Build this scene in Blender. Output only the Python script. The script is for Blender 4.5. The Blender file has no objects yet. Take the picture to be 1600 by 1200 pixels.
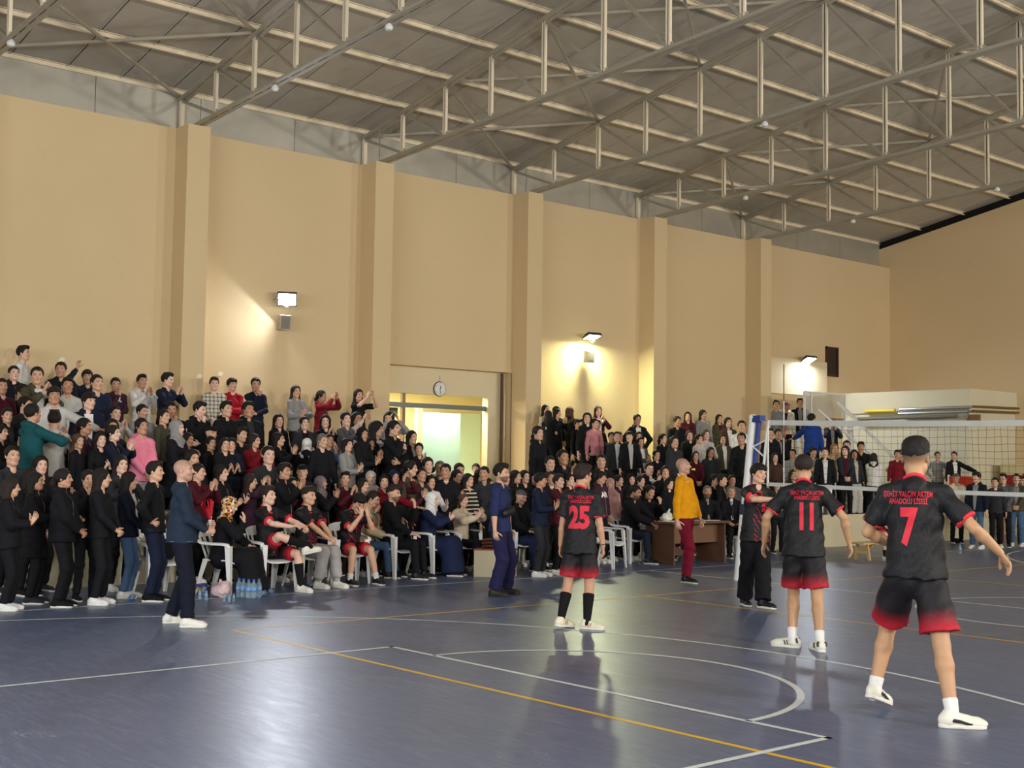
import bpy, bmesh, math, random
import numpy as np
from mathutils import Vector, Matrix, Euler
from mathutils.bvhtree import BVHTree
R = math.radians
scene = bpy.context.scene
COL = scene.collection
# ------------------------------------------------------------------ camera
CF, CYAW, CPITCH, CROLL = 1961.4, .8674, .0634, .0140
CPOS = np.array([11.609, -6.176, 1.721])
def cam_basis():
    cy, sy, cp, sp = math.cos(CYAW), math.sin(CYAW), math.cos(CPITCH), math.sin(CPITCH)
    fw = np.array([-sy*cp, cy*cp, sp]); rt = np.array([cy, sy, 0.]); up = np.cross(rt, fw)
    c, s = math.cos(CROLL), math.sin(CROLL)
    return fw, c*rt+s*up, -s*rt+c*up
FW, RT, UP = cam_basis()
cd = bpy.data.cameras.new('camera'); cam = bpy.data.objects.new('camera', cd); COL.objects.link(cam)
cd.sensor_width = 36; cd.lens = CF/1600*36; cd.clip_end = 200; cd.clip_start = .05
m = Matrix.Identity(4)
for i in range(3):
    m[i][0] = RT[i]; m[i][1] = UP[i]; m[i][2] = -FW[i]; m[i][3] = CPOS[i]
cam.matrix_world = m; scene.camera = cam
def ray(px, py): return FW + (px-800)/CF*RT - (py-600)/CF*UP
def on_z(px, py, z=0.):
    d = ray(px, py); return CPOS + (z-CPOS[2])/d[2]*d
def on_x(px, py, x):
    d = ray(px, py); return CPOS + (x-CPOS[0])/d[0]*d
def on_y(px, py, y):
    d = ray(px, py); return CPOS + (y-CPOS[1])/d[1]*d
# ------------------------------------------------------------------ world, lights, exposure
w = bpy.data.worlds.new('world'); scene.world = w; w.use_nodes = True
w.node_tree.nodes['Background'].inputs[0].default_value = (.75, .82, 1, 1)
w.node_tree.nodes['Background'].inputs[1].default_value = .3
vs = scene.view_settings
vs.view_transform = 'Standard'; vs.look = 'None'; vs.gamma = 1; vs.use_curve_mapping = False
vs.exposure = 0.12
def area(name, loc, target, size, energy, color, size_y=None, spread=None):
    l = bpy.data.lights.new(name, 'AREA'); l.energy = energy; l.color = color
    l.shape = 'RECTANGLE'; l.size = size; l.size_y = size_y or size
    if spread: l.spread = spread
    o = bpy.data.objects.new(name, l); COL.objects.link(o); o.location = loc
    o.rotation_euler = (Vector(target)-Vector(loc)).to_track_quat('-Z', 'Y').to_euler()
    return o
# floodlights hung on the opposite long wall (behind and right of the camera) plus broad fill lights added to brighten the hall
for i, y in enumerate((-6, 4, 14.5, 23)):
    area('flood_opposite', (18.6, y, 5.2), (-8, y-1.5, 1.5), .9, 900, (1, .97, .92))
for i, y in enumerate((-6, 2, 10, 18)):
    area('fill_light', (18.9, y, 4.5), (-6, y, 6.0), 6.5, 1050, (1.0, .97, .92), 2.2)
area('fill_light_back', (5, -11.7, 4.0), (5, 6, 2.5), 14, 1300, (.82, .91, 1.0), 3)  # cool fill light added behind the camera, no window there
# ------------------------------------------------------------------ materials
MATS = {}
def nodes_of(mt): return mt.node_tree.nodes, mt.node_tree.links
def srgb(r, g, b):
    f = lambda c: (c/255/12.92) if c/255 <= .04045 else ((c/255+.055)/1.055)**2.4
    return (f(r), f(g), f(b), 1)
def mat(name, rgb, rough=.6, metal=0., noise=0., nscale=8., bump=0., bscale=60., coat=0., spec=.5, emit=None, estr=0., trans=0., stretch=None, ior=1.45, coord='Object'):
    if name in MATS: return MATS[name]
    mt = bpy.data.materials.new(name); mt.use_nodes = True
    N, L = nodes_of(mt); b = N['Principled BSDF']
    col = srgb(*rgb)
    b.inputs['Base Color'].default_value = col; b.inputs['Roughness'].default_value = rough
    b.inputs['Metallic'].default_value = metal; b.inputs['Specular IOR Level'].default_value = spec
    b.inputs['Coat Weight'].default_value = coat; b.inputs['Transmission Weight'].default_value = trans
    b.inputs['IOR'].default_value = ior
    if emit: b.inputs['Emission Color'].default_value = srgb(*emit); b.inputs['Emission Strength'].default_value = estr
    tc = N.new('ShaderNodeTexCoord'); mp = N.new('ShaderNodeMapping'); L.new(tc.outputs[coord], mp.inputs[0])
    if stretch: mp.inputs['Scale'].default_value = stretch
    if noise:
        n = N.new('ShaderNodeTexNoise'); n.inputs['Scale'].default_value = nscale; n.inputs['Detail'].default_value = 6
        L.new(mp.outputs[0], n.inputs['Vector'])
        mx = N.new('ShaderNodeMix'); mx.data_type = 'RGBA'
        mx.inputs[6].default_value = [c*(1-noise) for c in col[:3]]+[1]
        mx.inputs[7].default_value = [min(1, c*(1+noise)) for c in col[:3]]+[1]
        L.new(n.outputs[0], mx.inputs[0]); L.new(mx.outputs[2], b.inputs['Base Color'])
    if bump:
        n2 = N.new('ShaderNodeTexNoise'); n2.inputs['Scale'].default_value = bscale; n2.inputs['Detail'].default_value = 4
        L.new(mp.outputs[0], n2.inputs['Vector'])
        bp = N.new('ShaderNodeBump'); bp.inputs['Strength'].default_value = bump; bp.inputs['Distance'].default_value = .01
        L.new(n2.outputs[0], bp.inputs['Height']); L.new(bp.outputs[0], b.inputs['Normal'])
    MATS[name] = mt; return mt
def math_node(N, L, op, a, b=None, c=None, clamp=False):
    n = N.new('ShaderNodeMath'); n.operation = op; n.use_clamp = clamp
    for i, v in enumerate((a, b, c)):
        if v is None: continue
        if isinstance(v, (int, float)): n.inputs[i].default_value = v
        else: L.new(v, n.inputs[i])
    return n.outputs[0]
def mixc(N, L, fac, A, B):
    mx = N.new('ShaderNodeMix'); mx.data_type = 'RGBA'
    for i, v in ((0, fac), (6, A), (7, B)):
        if isinstance(v, (int, float)): mx.inputs[i].default_value = v
        elif isinstance(v, tuple): mx.inputs[i].default_value = v
        else: L.new(v, mx.inputs[i])
    return mx.outputs[2]
def skin_mat(name, rgb, hair=(22, 17, 15), beard=0., buzz=0., brow=.85):
    """skin; the face is coloured in the head's own coordinates (mesh attribute hp)"""
    if name in MATS: return MATS[name]
    mt = bpy.data.materials.new(name); mt.use_nodes = True; N, L = nodes_of(mt); b = N['Principled BSDF']
    M = lambda op, a, b_=None, c=None, cl=False: math_node(N, L, op, a, b_, c, cl)
    at = N.new('ShaderNodeAttribute'); at.attribute_name = 'hp'
    sp = N.new('ShaderNodeSeparateXYZ'); L.new(at.outputs['Vector'], sp.inputs[0])
    x, y, z = sp.outputs; ax = M('ABSOLUTE', x)
    front = M('LESS_THAN', y, -.045)
    def ell(u, u0, ru, v, v0, rv, soft=.35):
        a = M('DIVIDE', M('SUBTRACT', u, u0), ru); c = M('DIVIDE', M('SUBTRACT', v, v0), rv)
        d = M('ADD', M('MULTIPLY', a, a), M('MULTIPLY', c, c))
        return M('MULTIPLY', M('DIVIDE', M('SUBTRACT', 1+soft, d), 2*soft, cl=True), front)
    col = srgb(*rgb); hc = srgb(*hair)
    nz = N.new('ShaderNodeTexNoise'); nz.inputs['Scale'].default_value = 9; L.new(at.outputs['Vector'], nz.inputs['Vector'])
    c = mixc(N, L, nz.outputs[0], tuple([v*.88 for v in col[:3]]+[1]), tuple([min(1, v*1.12) for v in col[:3]]+[1]))
    red = ell(ax, .045, .022, z, -.03, .02, .8); c = mixc(N, L, M('MULTIPLY', red, .25), c, (col[0], col[1]*.6, col[2]*.55, 1))
    if beard:
        zb = M('DIVIDE', M('SUBTRACT', -.038, z), .02, cl=True)
        zb = M('MULTIPLY', zb, M('LESS_THAN', y, M('ADD', M('MULTIPLY', z, .7), .045))); zb = M('MULTIPLY', zb, M('GREATER_THAN', z, -.116))
        mo = ell(x, 0, .02, z, -.062, .006); zb = M('SUBTRACT', M('MULTIPLY', zb, beard), mo, cl=True)
        mu = ell(x, 0, .032, z, -.047, .006); zb = M('MAXIMUM', zb, M('MULTIPLY', mu, beard))
        c = mixc(N, L, zb, c, hc)
    if buzz:
        sl = M('ADD', z, M('MULTIPLY', y, .9))        # hairline slopes down to the nape
        bz = M('DIVIDE', M('SUBTRACT', M('ADD', z, M('MULTIPLY', y, .35)), -.035), .085, cl=True)
        c = mixc(N, L, M('MULTIPLY', M('MULTIPLY', bz, M('LESS_THAN', z, .3)), buzz), c, hc)
    c = mixc(N, L, ell(x, 0, .024, z, -.0625, .008), c, (col[0]*.72, col[1]*.36, col[2]*.36, 1))
    c = mixc(N, L, M('MULTIPLY', ell(x, 0, .022, z, -.0625, .0014), .7), c, (.03, .01, .01, 1))
    c = mixc(N, L, M('MULTIPLY', ell(ax, .033, .021, z, .005, .014, .9), .4), c, (col[0]*.5, col[1]*.4, col[2]*.4, 1))
    c = mixc(N, L, ell(ax, .031, .0145, z, .003, .0062), c, (.62, .58, .54, 1))
    c = mixc(N, L, ell(ax, .031, .0066, z, .003, .0066), c, (.012, .008, .006, 1))
    c = mixc(N, L, M('MULTIPLY', ell(ax, .031, .0165, z, .009, .0022), .9), c, hc)
    c = mixc(N, L, M('MULTIPLY', ell(ax, .032, .02, z, .025, .0042), brow), c, hc)
    c = mixc(N, L, M('MULTIPLY', ell(ax, .009, .005, z, -.036, .003), .7), c, (.05, .015, .012, 1))
    L.new(c, b.inputs['Base Color']); b.inputs['Roughness'].default_value = .5
    b.inputs['Subsurface Weight'].default_value = .0
    MATS[name] = mt; return mt
def cloth(name, rgb, rough=.85, **k):
    return mat('cloth_'+name, rgb, rough, noise=.16, nscale=14, bump=.35, bscale=28, spec=.25, **k)
# ------------------------------------------------------------------ object helpers
def link(name, me, mt=None, parent=None, loc=None, rot=None):
    o = bpy.data.objects.new(name, me); COL.objects.link(o)
    if mt is not None and me is not None:
        if len(me.materials) == 0: me.materials.append(mt)
        elif me.materials[0] != mt:
            o.material_slots[0].link = 'OBJECT'; o.material_slots[0].material = mt
    if parent is not None: o.parent = parent
    if loc is not None: o.location = loc
    if rot is not None: o.rotation_euler = rot
    return o
def tag(o, label=None, cat=None, group=None, kind=None):
    if label: o['label'] = label
    if cat: o['category'] = cat
    if group: o['group'] = group
    if kind: o['kind'] = kind
    return o
def empty(name, loc=(0, 0, 0), rz=0.):
    o = bpy.data.objects.new(name, None); COL.objects.link(o); o.location = loc; o.rotation_euler = (0, 0, rz)
    o.empty_display_size = .1
    return o
class MB:
    """collects boxes, bars, tubes; build() links them as one mesh"""
    def __init__(s): s.v = []; s.f = []
    def add(s, v, f):
        n = len(s.v); s.v += [tuple(map(float, p)) for p in v]; s.f += [tuple(i+n for i in q) for q in f]; return s
    def box(s, lo, hi):
        x0, y0, z0 = lo; x1, y1, z1 = hi
        v = [(x0, y0, z0), (x1, y0, z0), (x1, y1, z0), (x0, y1, z0), (x0, y0, z1), (x1, y0, z1), (x1, y1, z1), (x0, y1, z1)]
        return s.add(v, [(0, 3, 2, 1), (4, 5, 6, 7), (0, 1, 5, 4), (1, 2, 6, 5), (2, 3, 7, 6), (3, 0, 4, 7)])
    def bar(s, a, b, w, h, side=(0, 0, 1), off=(0, 0)):
        a = Vector(a); b = Vector(b); d = (b-a).normalized(); u = Vector(side); r = d.cross(u)
        if r.length < 1e-4: r = d.cross(Vector((1, 0, 0)))
        r.normalize(); u = r.cross(d).normalized(); o = r*off[0]+u*off[1]
        v = [p+o+r*(sx*w/2)+u*(sy*h/2) for p in (a, b) for sx, sy in ((-1, -1), (1, -1), (1, 1), (-1, 1))]
        return s.add(v, [(3, 2, 1, 0), (4, 5, 6, 7), (0, 1, 5, 4), (1, 2, 6, 5), (2, 3, 7, 6), (3, 0, 4, 7)])
    def tube(s, pts, rad, n=8, flat=(1, 1), closed=False):
        pts = [Vector(p) for p in pts]; rads = rad if isinstance(rad, (list, tuple)) else [rad]*len(pts)
        prev = None; v = []; f = []
        for i, p in enumerate(pts):
            if closed: d = pts[(i+1) % len(pts)]-pts[i-1]
            else: d = pts[min(i+1, len(pts)-1)]-pts[max(i-1, 0)]
            d.normalize()
            if prev is None:
                u = Vector((0, 0, 1)) if abs(d.z) < .9 else Vector((1, 0, 0))
            else: u = prev
            r = d.cross(u).normalized(); u = r.cross(d).normalized(); prev = u
            for k in range(n):
                t = 2*math.pi*k/n; v.append(p+r*(math.cos(t)*rads[i]*flat[0])+u*(math.sin(t)*rads[i]*flat[1]))
        m_ = len(pts)
        for i in range(m_ if closed else m_-1):
            j = (i+1) % m_
            for k in range(n): f.append((i*n+k, i*n+(k+1) % n, j*n+(k+1) % n, j*n+k))
        if not closed:
            f.append(tuple(reversed(range(n)))); f.append(tuple(range((m_-1)*n, m_*n)))
        return s.add(v, f)
    def lathe(s, prof, n=16, at=(0, 0, 0)):
        v = []; f = []
        for r_, z in prof:
            for k in range(n):
                t = 2*math.pi*k/n; v.append((at[0]+r_*math.cos(t), at[1]+r_*math.sin(t), at[2]+z))
        for i in range(len(prof)-1):
            for k in range(n): f.append((i*n+k, i*n+(k+1) % n, (i+1)*n+(k+1) % n, (i+1)*n+k))
        f.append(tuple(reversed(range(n)))); f.append(tuple(range((len(prof)-1)*n, len(prof)*n)))
        return s.add(v, f)
    def mesh(s, name, smooth=False):
        me = bpy.data.meshes.new(name); me.from_pydata(s.v, [], s.f); me.update()
        if smooth:
            me.polygons.foreach_set('use_smooth', [True]*len(me.polygons))
            try: me.set_sharp_from_angle(angle=R(40))
            except Exception: pass
        return me
    def build(s, name, mt, parent=None, smooth=False, **k):
        return link(name, s.mesh(name, smooth), mt, parent, **k)
def text_mesh(body, size, bold=0., spacing=1., narrow=1.):
    cu = bpy.data.curves.new('t', 'FONT'); cu.body = body; cu.size = size; cu.align_x = 'CENTER'; cu.align_y = 'CENTER'
    cu.offset = bold; cu.space_character = spacing; cu.resolution_u = 3; cu.space_line = .8
    o = bpy.data.objects.new('t', cu); COL.objects.link(o)
    dg = bpy.context.evaluated_depsgraph_get(); me = bpy.data.meshes.new_from_object(o.evaluated_get(dg))
    bpy.data.objects.remove(o); bpy.data.curves.remove(cu)
    for v in me.vertices: v.co.x *= narrow
    return me
# ------------------------------------------------------------------ signed-distance bodies -> meshes
def nrm(a):
    a = np.asarray(a, float); return a/max(np.linalg.norm(a), 1e-9)
class Field:
    def __init__(s, xs, ys, zs):
        s.X, s.Y, s.Z = xs, ys, zs; s.F = np.full((len(xs), len(ys), len(zs)), 1., np.float32)
    def block(s, lo, hi):
        sl = []
        for A, l, h in ((s.X, lo[0], hi[0]), (s.Y, lo[1], hi[1]), (s.Z, lo[2], hi[2])):
            i = max(0, np.searchsorted(A, l)-1); j = min(len(A), np.searchsorted(A, h)+1)
            if j-i < 1: return None
            sl.append(slice(i, j))
        return tuple(sl)
    def merge(s, sl, d, k):
        F = s.F[sl]; h = np.clip(.5+.5*(F-d)/k, 0, 1); s.F[sl] = F*(1-h)+d*h-k*h*(1-h)
    def grid(s, sl):
        return s.X[sl[0]][:, None, None], s.Y[sl[1]][None, :, None], s.Z[sl[2]][None, None, :]
    def cap(s, a, b, ra, rb, k=.02, fr=None, sc=1., clip=0, sub=False):
        """tapered capsule; fr = direction squeezed by sc; clip 1: flat end at b, 2: flat at a, 3: both"""
        a = np.asarray(a, float); b = np.asarray(b, float); m = max(ra, rb)+k+.03
        sl = s.block(np.minimum(a, b)-m, np.maximum(a, b)+m)
        if sl is None: return
        gx, gy, gz = s.grid(sl); ab = b-a; l2 = max(ab@ab, 1e-9)
        px, py, pz = gx-a[0], gy-a[1], gz-a[2]
        t = (px*ab[0]+py*ab[1]+pz*ab[2])/l2; tc = np.clip(t, 0, 1)
        qx, qy, qz = px-ab[0]*tc, py-ab[1]*tc, pz-ab[2]*tc
        d2 = qx*qx+qy*qy+qz*qz
        if fr is not None:
            f = nrm(fr); q = qx*f[0]+qy*f[1]+qz*f[2]; d2 = d2+(sc*sc-1)*q*q
        d = np.sqrt(d2)-(ra+(rb-ra)*tc)
        L = math.sqrt(l2)
        if clip & 1: d = np.maximum(d, (t-1)*L)
        if clip & 2: d = np.maximum(d, -t*L)
        if sub: s.F[sl] = np.maximum(s.F[sl], -d)
        else: s.merge(sl, d, k)
    def ell(s, c, r, k=.015, M=None, sub=False):
        c = np.asarray(c, float); r = np.asarray(r, float); m = r.max()+k+.02
        sl = s.block(c-m, c+m)
        if sl is None: return
        gx, gy, gz = s.grid(sl); p = [gx-c[0], gy-c[1], gz-c[2]]
        if M is not None: p = [M[0][i]*p[0]+M[1][i]*p[1]+M[2][i]*p[2] for i in range(3)]
        n = np.sqrt((p[0]/r[0])**2+(p[1]/r[1])**2+(p[2]/r[2])**2); n2 = np.sqrt((p[0]/r[0]**2)**2+(p[1]/r[1]**2)**2+(p[2]/r[2]**2)**2)
        d = n*(n-1)/np.maximum(n2, 1e-6)
        if sub: s.F[sl] = np.maximum(s.F[sl], -d)
        else: s.merge(sl, d, k)
    def wrinkle(s, amp, f=1., seed=0):
        X, Y, Z = s.X[:, None, None]*f, s.Y[None, :, None]*f, s.Z[None, None, :]*f
        a = np.sin(31*X+17*Z+seed+2*np.sin(9*Y+7*Z))*np.sin(23*Z-11*Y+seed*2+1.5*np.sin(13*X))
        b = np.sin(55*Z+28*X+3*np.sin(14*X+10*Y)+seed)*.5
        s.F += (amp*(a+b)).astype(np.float32)
    def mesh(s, name, hp=None):
        F = s.F; X, Y, Z = s.X, s.Y, s.Z; S = F < 0
        c = [S[i:S.shape[0]-1+i, j:S.shape[1]-1+j, k:S.shape[2]-1+k] for i in (0, 1) for j in (0, 1) for k in (0, 1)]
        anyt = c[0].copy(); allt = c[0].copy()
        for q in c[1:]: anyt |= q; allt &= q
        idx = np.argwhere(anyt & ~allt); M = len(idx)
        ids = -np.ones(anyt.shape, np.int32); ids[tuple(idx.T)] = np.arange(M)
        acc = np.zeros((M, 3)); cnt = np.zeros(M)
        i, j, k = idx.T
        val = {(a, b, d): F[i+a, j+b, k+d] for a in (0, 1) for b in (0, 1) for d in (0, 1)}
        A = [X, Y, Z]
        for ax in range(3):
            o = [q for q in range(3) if q != ax]
            for u in (0, 1):
                for w_ in (0, 1):
                    p0 = [0, 0, 0]; p0[o[0]] = u; p0[o[1]] = w_; p1 = list(p0); p1[ax] = 1
                    v0, v1 = val[tuple(p0)], val[tuple(p1)]; cr = (v0 < 0) != (v1 < 0)
                    t = np.where(cr, v0/np.where(v0 == v1, 1, v0-v1), 0)
                    P = np.empty((M, 3))
                    P[:, ax] = A[ax][idx[:, ax]]+t*(A[ax][idx[:, ax]+1]-A[ax][idx[:, ax]])
                    P[:, o[0]] = A[o[0]][idx[:, o[0]]+u]; P[:, o[1]] = A[o[1]][idx[:, o[1]]+w_]
                    acc += P*cr[:, None]; cnt += cr
        V = acc/cnt[:, None]
        quads = []
        for ax in range(3):
            o1, o2 = (ax+1) % 3, (ax+2) % 3
            s0 = [slice(1, -1)]*3; s1 = [slice(1, -1)]*3; s0[ax] = slice(0, -1); s1[ax] = slice(1, None)
            a = S[tuple(s0)]; b = S[tuple(s1)]; cr = np.argwhere(a != b)
            if len(cr) == 0: continue
            ins = a[tuple(cr.T)]
            base = cr.copy(); base[:, o1] += 1; base[:, o2] += 1
            def cid(d1, d2):
                q = base.copy(); q[:, o1] -= d1; q[:, o2] -= d2; return ids[tuple(q.T)]
            q = np.stack([cid(1, 1), cid(0, 1), cid(0, 0), cid(1, 0)], 1)
            q[~ins] = q[~ins][:, ::-1]; quads.append(q)
        Q = np.concatenate(quads); Q = Q[(Q >= 0).all(1)]
        return V, Q
def np_mesh(name, V, Q, hp=None, extra=None):
    """extra: list of (verts, faces) appended (finger tubes)"""
    nv = len(V); nq = len(Q); loops = [Q.ravel()]; starts = list(range(0, nq*4, 4)); tot = nq*4; vs_ = [V]
    if extra:
        for v, f in extra:
            vs_.append(np.array(v, float))
            for q in f: loops.append(np.array(q)+nv); starts.append(tot); tot += len(q)
            nv += len(v)
    V = np.concatenate(vs_); loops = np.concatenate(loops)
    me = bpy.data.meshes.new(name); me.vertices.add(len(V)); me.vertices.foreach_set('co', V.astype(np.float32).ravel())
    me.loops.add(len(loops)); me.loops.foreach_set('vertex_index', loops.astype(np.int32))
    me.polygons.add(len(starts)); me.polygons.foreach_set('loop_start', np.array(starts, np.int32))
    me.update(calc_edges=True); me.polygons.foreach_set('use_smooth', np.ones(len(starts), bool))
    if hp is not None:
        at = me.attributes.new('hp', 'FLOAT_VECTOR', 'POINT'); h = hp(V); at.data.foreach_set('vector', h.astype(np.float32).ravel())
    return me
def axis(lo, hi, res, flo=None, fhi=None, fres=None):
    if flo is None or fres is None or fres >= res: return np.arange(lo, hi+res, res)
    a = np.arange(flo, lo-res, -res)[::-1] if lo < flo else np.array([flo])
    f = np.arange(flo+fres, fhi, fres); f0 = f[-1] if len(f) else flo
    b = np.arange(f0+res, hi+res, res) if hi > f0 else np.array([])
    return np.concatenate([a, f, b])
def rotm(yaw=0, pitch=0, roll=0):
    """yaw: turns towards the figure's left (+x, figure faces -y); pitch: looks down; roll"""
    return np.array((Matrix.Rotation(yaw, 3, 'Z') @ Matrix.Rotation(pitch, 3, 'X') @ Matrix.Rotation(roll, 3, 'Y')))
def ik(a, b, l1, l2, hint):
    a, b = np.asarray(a, float), np.asarray(b, float); d = b-a; L = np.linalg.norm(d)
    if L > (l1+l2)*.999: b = a+d*(l1+l2)*.999/L; d = b-a; L = np.linalg.norm(d)
    u = d/L; x = (l1*l1-l2*l2+L*L)/(2*L); h = math.sqrt(max(l1*l1-x*x, 1e-8))
    hn = np.asarray(hint, float); hn = hn-(hn@u)*u; hn = nrm(hn)
    return a+u*x+hn*h, b
class Pose:
    """a 1.75 m figure facing -y, feet on z = 0. hands: (wrist position, finger direction, palm normal, curl)"""
    def __init__(s, pelvis=(0, 0, .94), lean=0., side=0., twist=0., head=(0, 0, 0), L=None, Rr=None,
                 fl=((.11, 0, .085), 0.), fr=((-.11, 0, .085), 0.), kl=(0, -1, 0), kr=(0, -1, 0), el=(.5, .7, -.4), er=(-.5, .7, -.4), slim=1., shoulder=.163, hipw=.088):
        s.P = np.array(pelvis, float); M = rotm(twist, lean, side); s.M = M
        s.Lv, s.Bv, s.Uv = M[:, 0], M[:, 1], M[:, 2]; s.Fv = -s.Bv
        up = lambda h, x=0, y=0: s.P+s.Uv*h+s.Lv*x+s.Bv*y
        s.waist = up(.13); s.chest = up(.34, y=.01); s.neck = up(.572, y=.015); s.slim = slim
        s.sh = [up(.478, shoulder), up(.478, -shoulder)]
        s.HM = M @ rotm(*head); s.hc = s.neck+s.Uv*.03+s.HM @ np.array([0, -.02, .115])
        s.hip = [s.P+s.Lv*hipw*np.array([1, 1, .3])-np.array([0, 0, .03]), s.P-s.Lv*hipw*np.array([1, 1, .3])-np.array([0, 0, .03])]
        defL = ((.26, -.06, .80), (0.05, -.15, -1), (-1, .1, 0), .3); defR = ((-.26, -.06, .80), (-.05, -.15, -1), (1, .1, 0), .3)
        s.hand = [L or defL, Rr or defR]; s.elb = []; s.wr = []
        for i, h in enumerate((el, er)):
            e, w_ = ik(s.sh[i], s.hand[i][0], .285, .25, h); s.elb.append(e); s.wr.append(w_)
        s.knee = []; s.ank = []; s.foot = []
        for i, (f, kh) in enumerate(((fl, kl), (fr, kr))):
            kn, an = ik(s.hip[i], f[0], .43, .415, kh); s.knee.append(kn); s.ank.append(an); s.foot.append(f)
    def allpts(s):
        return np.array([s.P, s.neck, s.hc+[0, 0, .14], s.hc-[0, 0, .1], *s.sh, *s.elb, *s.wr, *[w_+nrm(h[1])*.17 for w_, h in zip(s.wr, s.hand)], *s.knee, *s.ank, *s.hip])
    def hp(s, V):
        q = (V-s.hc) @ s.HM; far = np.linalg.norm(q, axis=1) > .2; q[far] = (0, 1, -1); return q
def head_sdf(F, c, M, fem=False):
    T = lambda p: c+M @ np.array(p, float)
    F.ell(T((0, .014, .026)), (.077, .095, .087), .02, M); F.ell(T((0, -.02, -.03)), (.062, .072, .08), .03, M)
    F.ell(T((0, -.055, -.093)), (.028, .028, .026), .03, M)
    for sx in (1, -1):
        F.cap(T((sx*.05, .0, -.065)), T((sx*.02, -.055, -.095)), .022, .02, .025)
        F.ell(T((sx*.036, -.062, -.028)), (.022, .02, .02), .02, M)
        F.ell(T((sx*.079, .012, -.006)), (.009, .019, .031), .006, M)
    F.cap(T((0, -.088, .012)), T((0, -.108, -.026)), .0085, .0125, .012)
    F.ell(T((.009, -.1, -.031)), (.009, .011, .008), .006, M); F.ell(T((-.009, -.1, -.031)), (.009, .011, .008), .006, M)
    F.cap(T((-.04, -.075, .03)), T((.04, -.075, .03)), .012, .012, .02)
    F.ell(T((0, -.086, -.0575)), (.021, .011, .007), .006, M); F.ell(T((0, -.084, -.068)), (.018, .011, .007), .006, M)
def finger_tubes(w_, d, n, thumb_side, curl, seg=7, scale=1.):
    """fingers and thumb as tapered chains rooted in the palm. d finger direction, n palm normal (inner side)"""
    d = nrm(d); n = np.asarray(n, float); n = nrm(n-(n@d)*d); sd = nrm(np.cross(d, n))*thumb_side
    out = []
    for q, (off, l, r) in enumerate(((.030, .070, .0088), (.010, .078, .0092), (-.010, .072, .0088), (-.029, .056, .0078))):
        p = w_+d*(.082-abs(q-1.3)*.003)*scale+sd*off*scale; dd = nrm(d+sd*(off*2.5)); pts = [p-dd*.015]; rr = [r*scale]
        pts.append(p); rr.append(r*scale); c_ = curl*(1+.12*q)
        for j, fl in enumerate((.46, .3, .24)):
            ang = c_*(.55+.25*j); nn = nrm(n-(n@dd)*dd); dd = nrm(dd*math.cos(ang)+nn*math.sin(ang))
            p = p+dd*l*fl*scale; pts.append(p); rr.append(r*scale*(1-.1*(j+1)))
        pts.append(p+dd*.004); rr.append(r*.4)
        mb = MB().tube([Vector(q_) for q_ in pts], rr, seg); out.append((mb.v, mb.f))
    p = w_+d*.028*scale+sd*.026*scale; dd = nrm(d*.62+sd*.72+n*.25); pts = [p-dd*.01, p]; rr = [.011*scale, .012*scale]
    for j, fl in enumerate((.036, .03, .022)):
        p = p+dd*fl*scale; pts.append(p); rr.append((.0108-.001*j)*scale); dd = nrm(dd+d*.25+n*curl*.35)
    pts.append(p+dd*.004); rr.append(.004)
    mb = MB().tube([Vector(q_) for q_ in pts], rr, seg); out.append((mb.v, mb.f))
    return out
def skin_mesh(name, po, res=.013, hres=.007, legs=False, arm=1., sleeve_skin=True, seg=6, head=True):
    pts = po.allpts(); lo = pts.min(0)-.13; hi = pts.max(0)+.13
    if not legs: lo[2] = min(po.wr[0][2], po.wr[1][2], po.P[2]+.1)-.2
    h = po.hc
    F = Field(axis(lo[0], hi[0], res, h[0]-.11, h[0]+.11, hres), axis(lo[1], hi[1], res, h[1]-.14, h[1]+.14, hres), axis(lo[2], hi[2], res, h[2]-.15, h[2]+.15, hres))
    F.cap(po.waist, po.chest, .125, .145, .04, po.Fv, 1.5); F.cap(po.chest, po.neck-po.Uv*.06, .13, .08, .04, po.Fv, 1.4)
    if legs: F.cap(po.P, po.waist, .14, .125, .05, po.Fv, 1.35)
    for i in (0, 1):
        F.cap(po.neck-po.Uv*.04, po.sh[i], .04, .042, .02)
        F.cap(po.sh[i], po.elb[i], .05*arm, .036*arm, .02)
        m = po.elb[i]*.7+po.wr[i]*.3
        F.cap(po.elb[i], m, .035*arm, .039*arm, .012); F.cap(m, po.wr[i], .039*arm, .0255*arm, .012)
        w_, d, n, c_ = po.wr[i], nrm(po.hand[i][1]), np.asarray(po.hand[i][2], float), po.hand[i][3]
        n = nrm(n-(n@d)*d); F.cap(w_, w_+d*.07, .025, .037, .012, n, 2.1)
        if legs:
            F.cap(po.hip[i], po.knee[i], .085, .052, .03); m = po.knee[i]*.7+po.ank[i]*.3
            back = nrm(np.cross(po.knee[i]-po.hip[i], po.Lv)+1e-6)
            cb = m+nrm((po.knee[i]*.5+po.ank[i]*.5)-(po.hip[i]*.5+po.ank[i]*.5)-1e-6)*-.0
            F.cap(po.knee[i], m, .05, .055, .02); F.cap(m, po.ank[i], .054, .034, .02)
            F.cap(po.ank[i], po.ank[i]-[0, 0, .03], .034, .034, .01)
    F.cap(po.neck-po.Uv*.04, po.hc+po.HM @ np.array([0, .018, -.05]), .056, .054, .025)
    head_sdf(F, po.hc, po.HM)
    V, Q = F.mesh(name)
    ex = []
    for i, ts in ((0, 1), (1, -1)):
        ex += finger_tubes(po.wr[i], po.hand[i][1], po.hand[i][2], _thumb(po, i), po.hand[i][3], seg)
    return np_mesh(name, V, Q, po.hp, ex)
def _thumb(po, i):
    # left hand, fingers d, palm normal n (pointing out of the palm): thumb lies on n x d for the left, d x n for the right
    return -1 if i == 0 else 1
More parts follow.
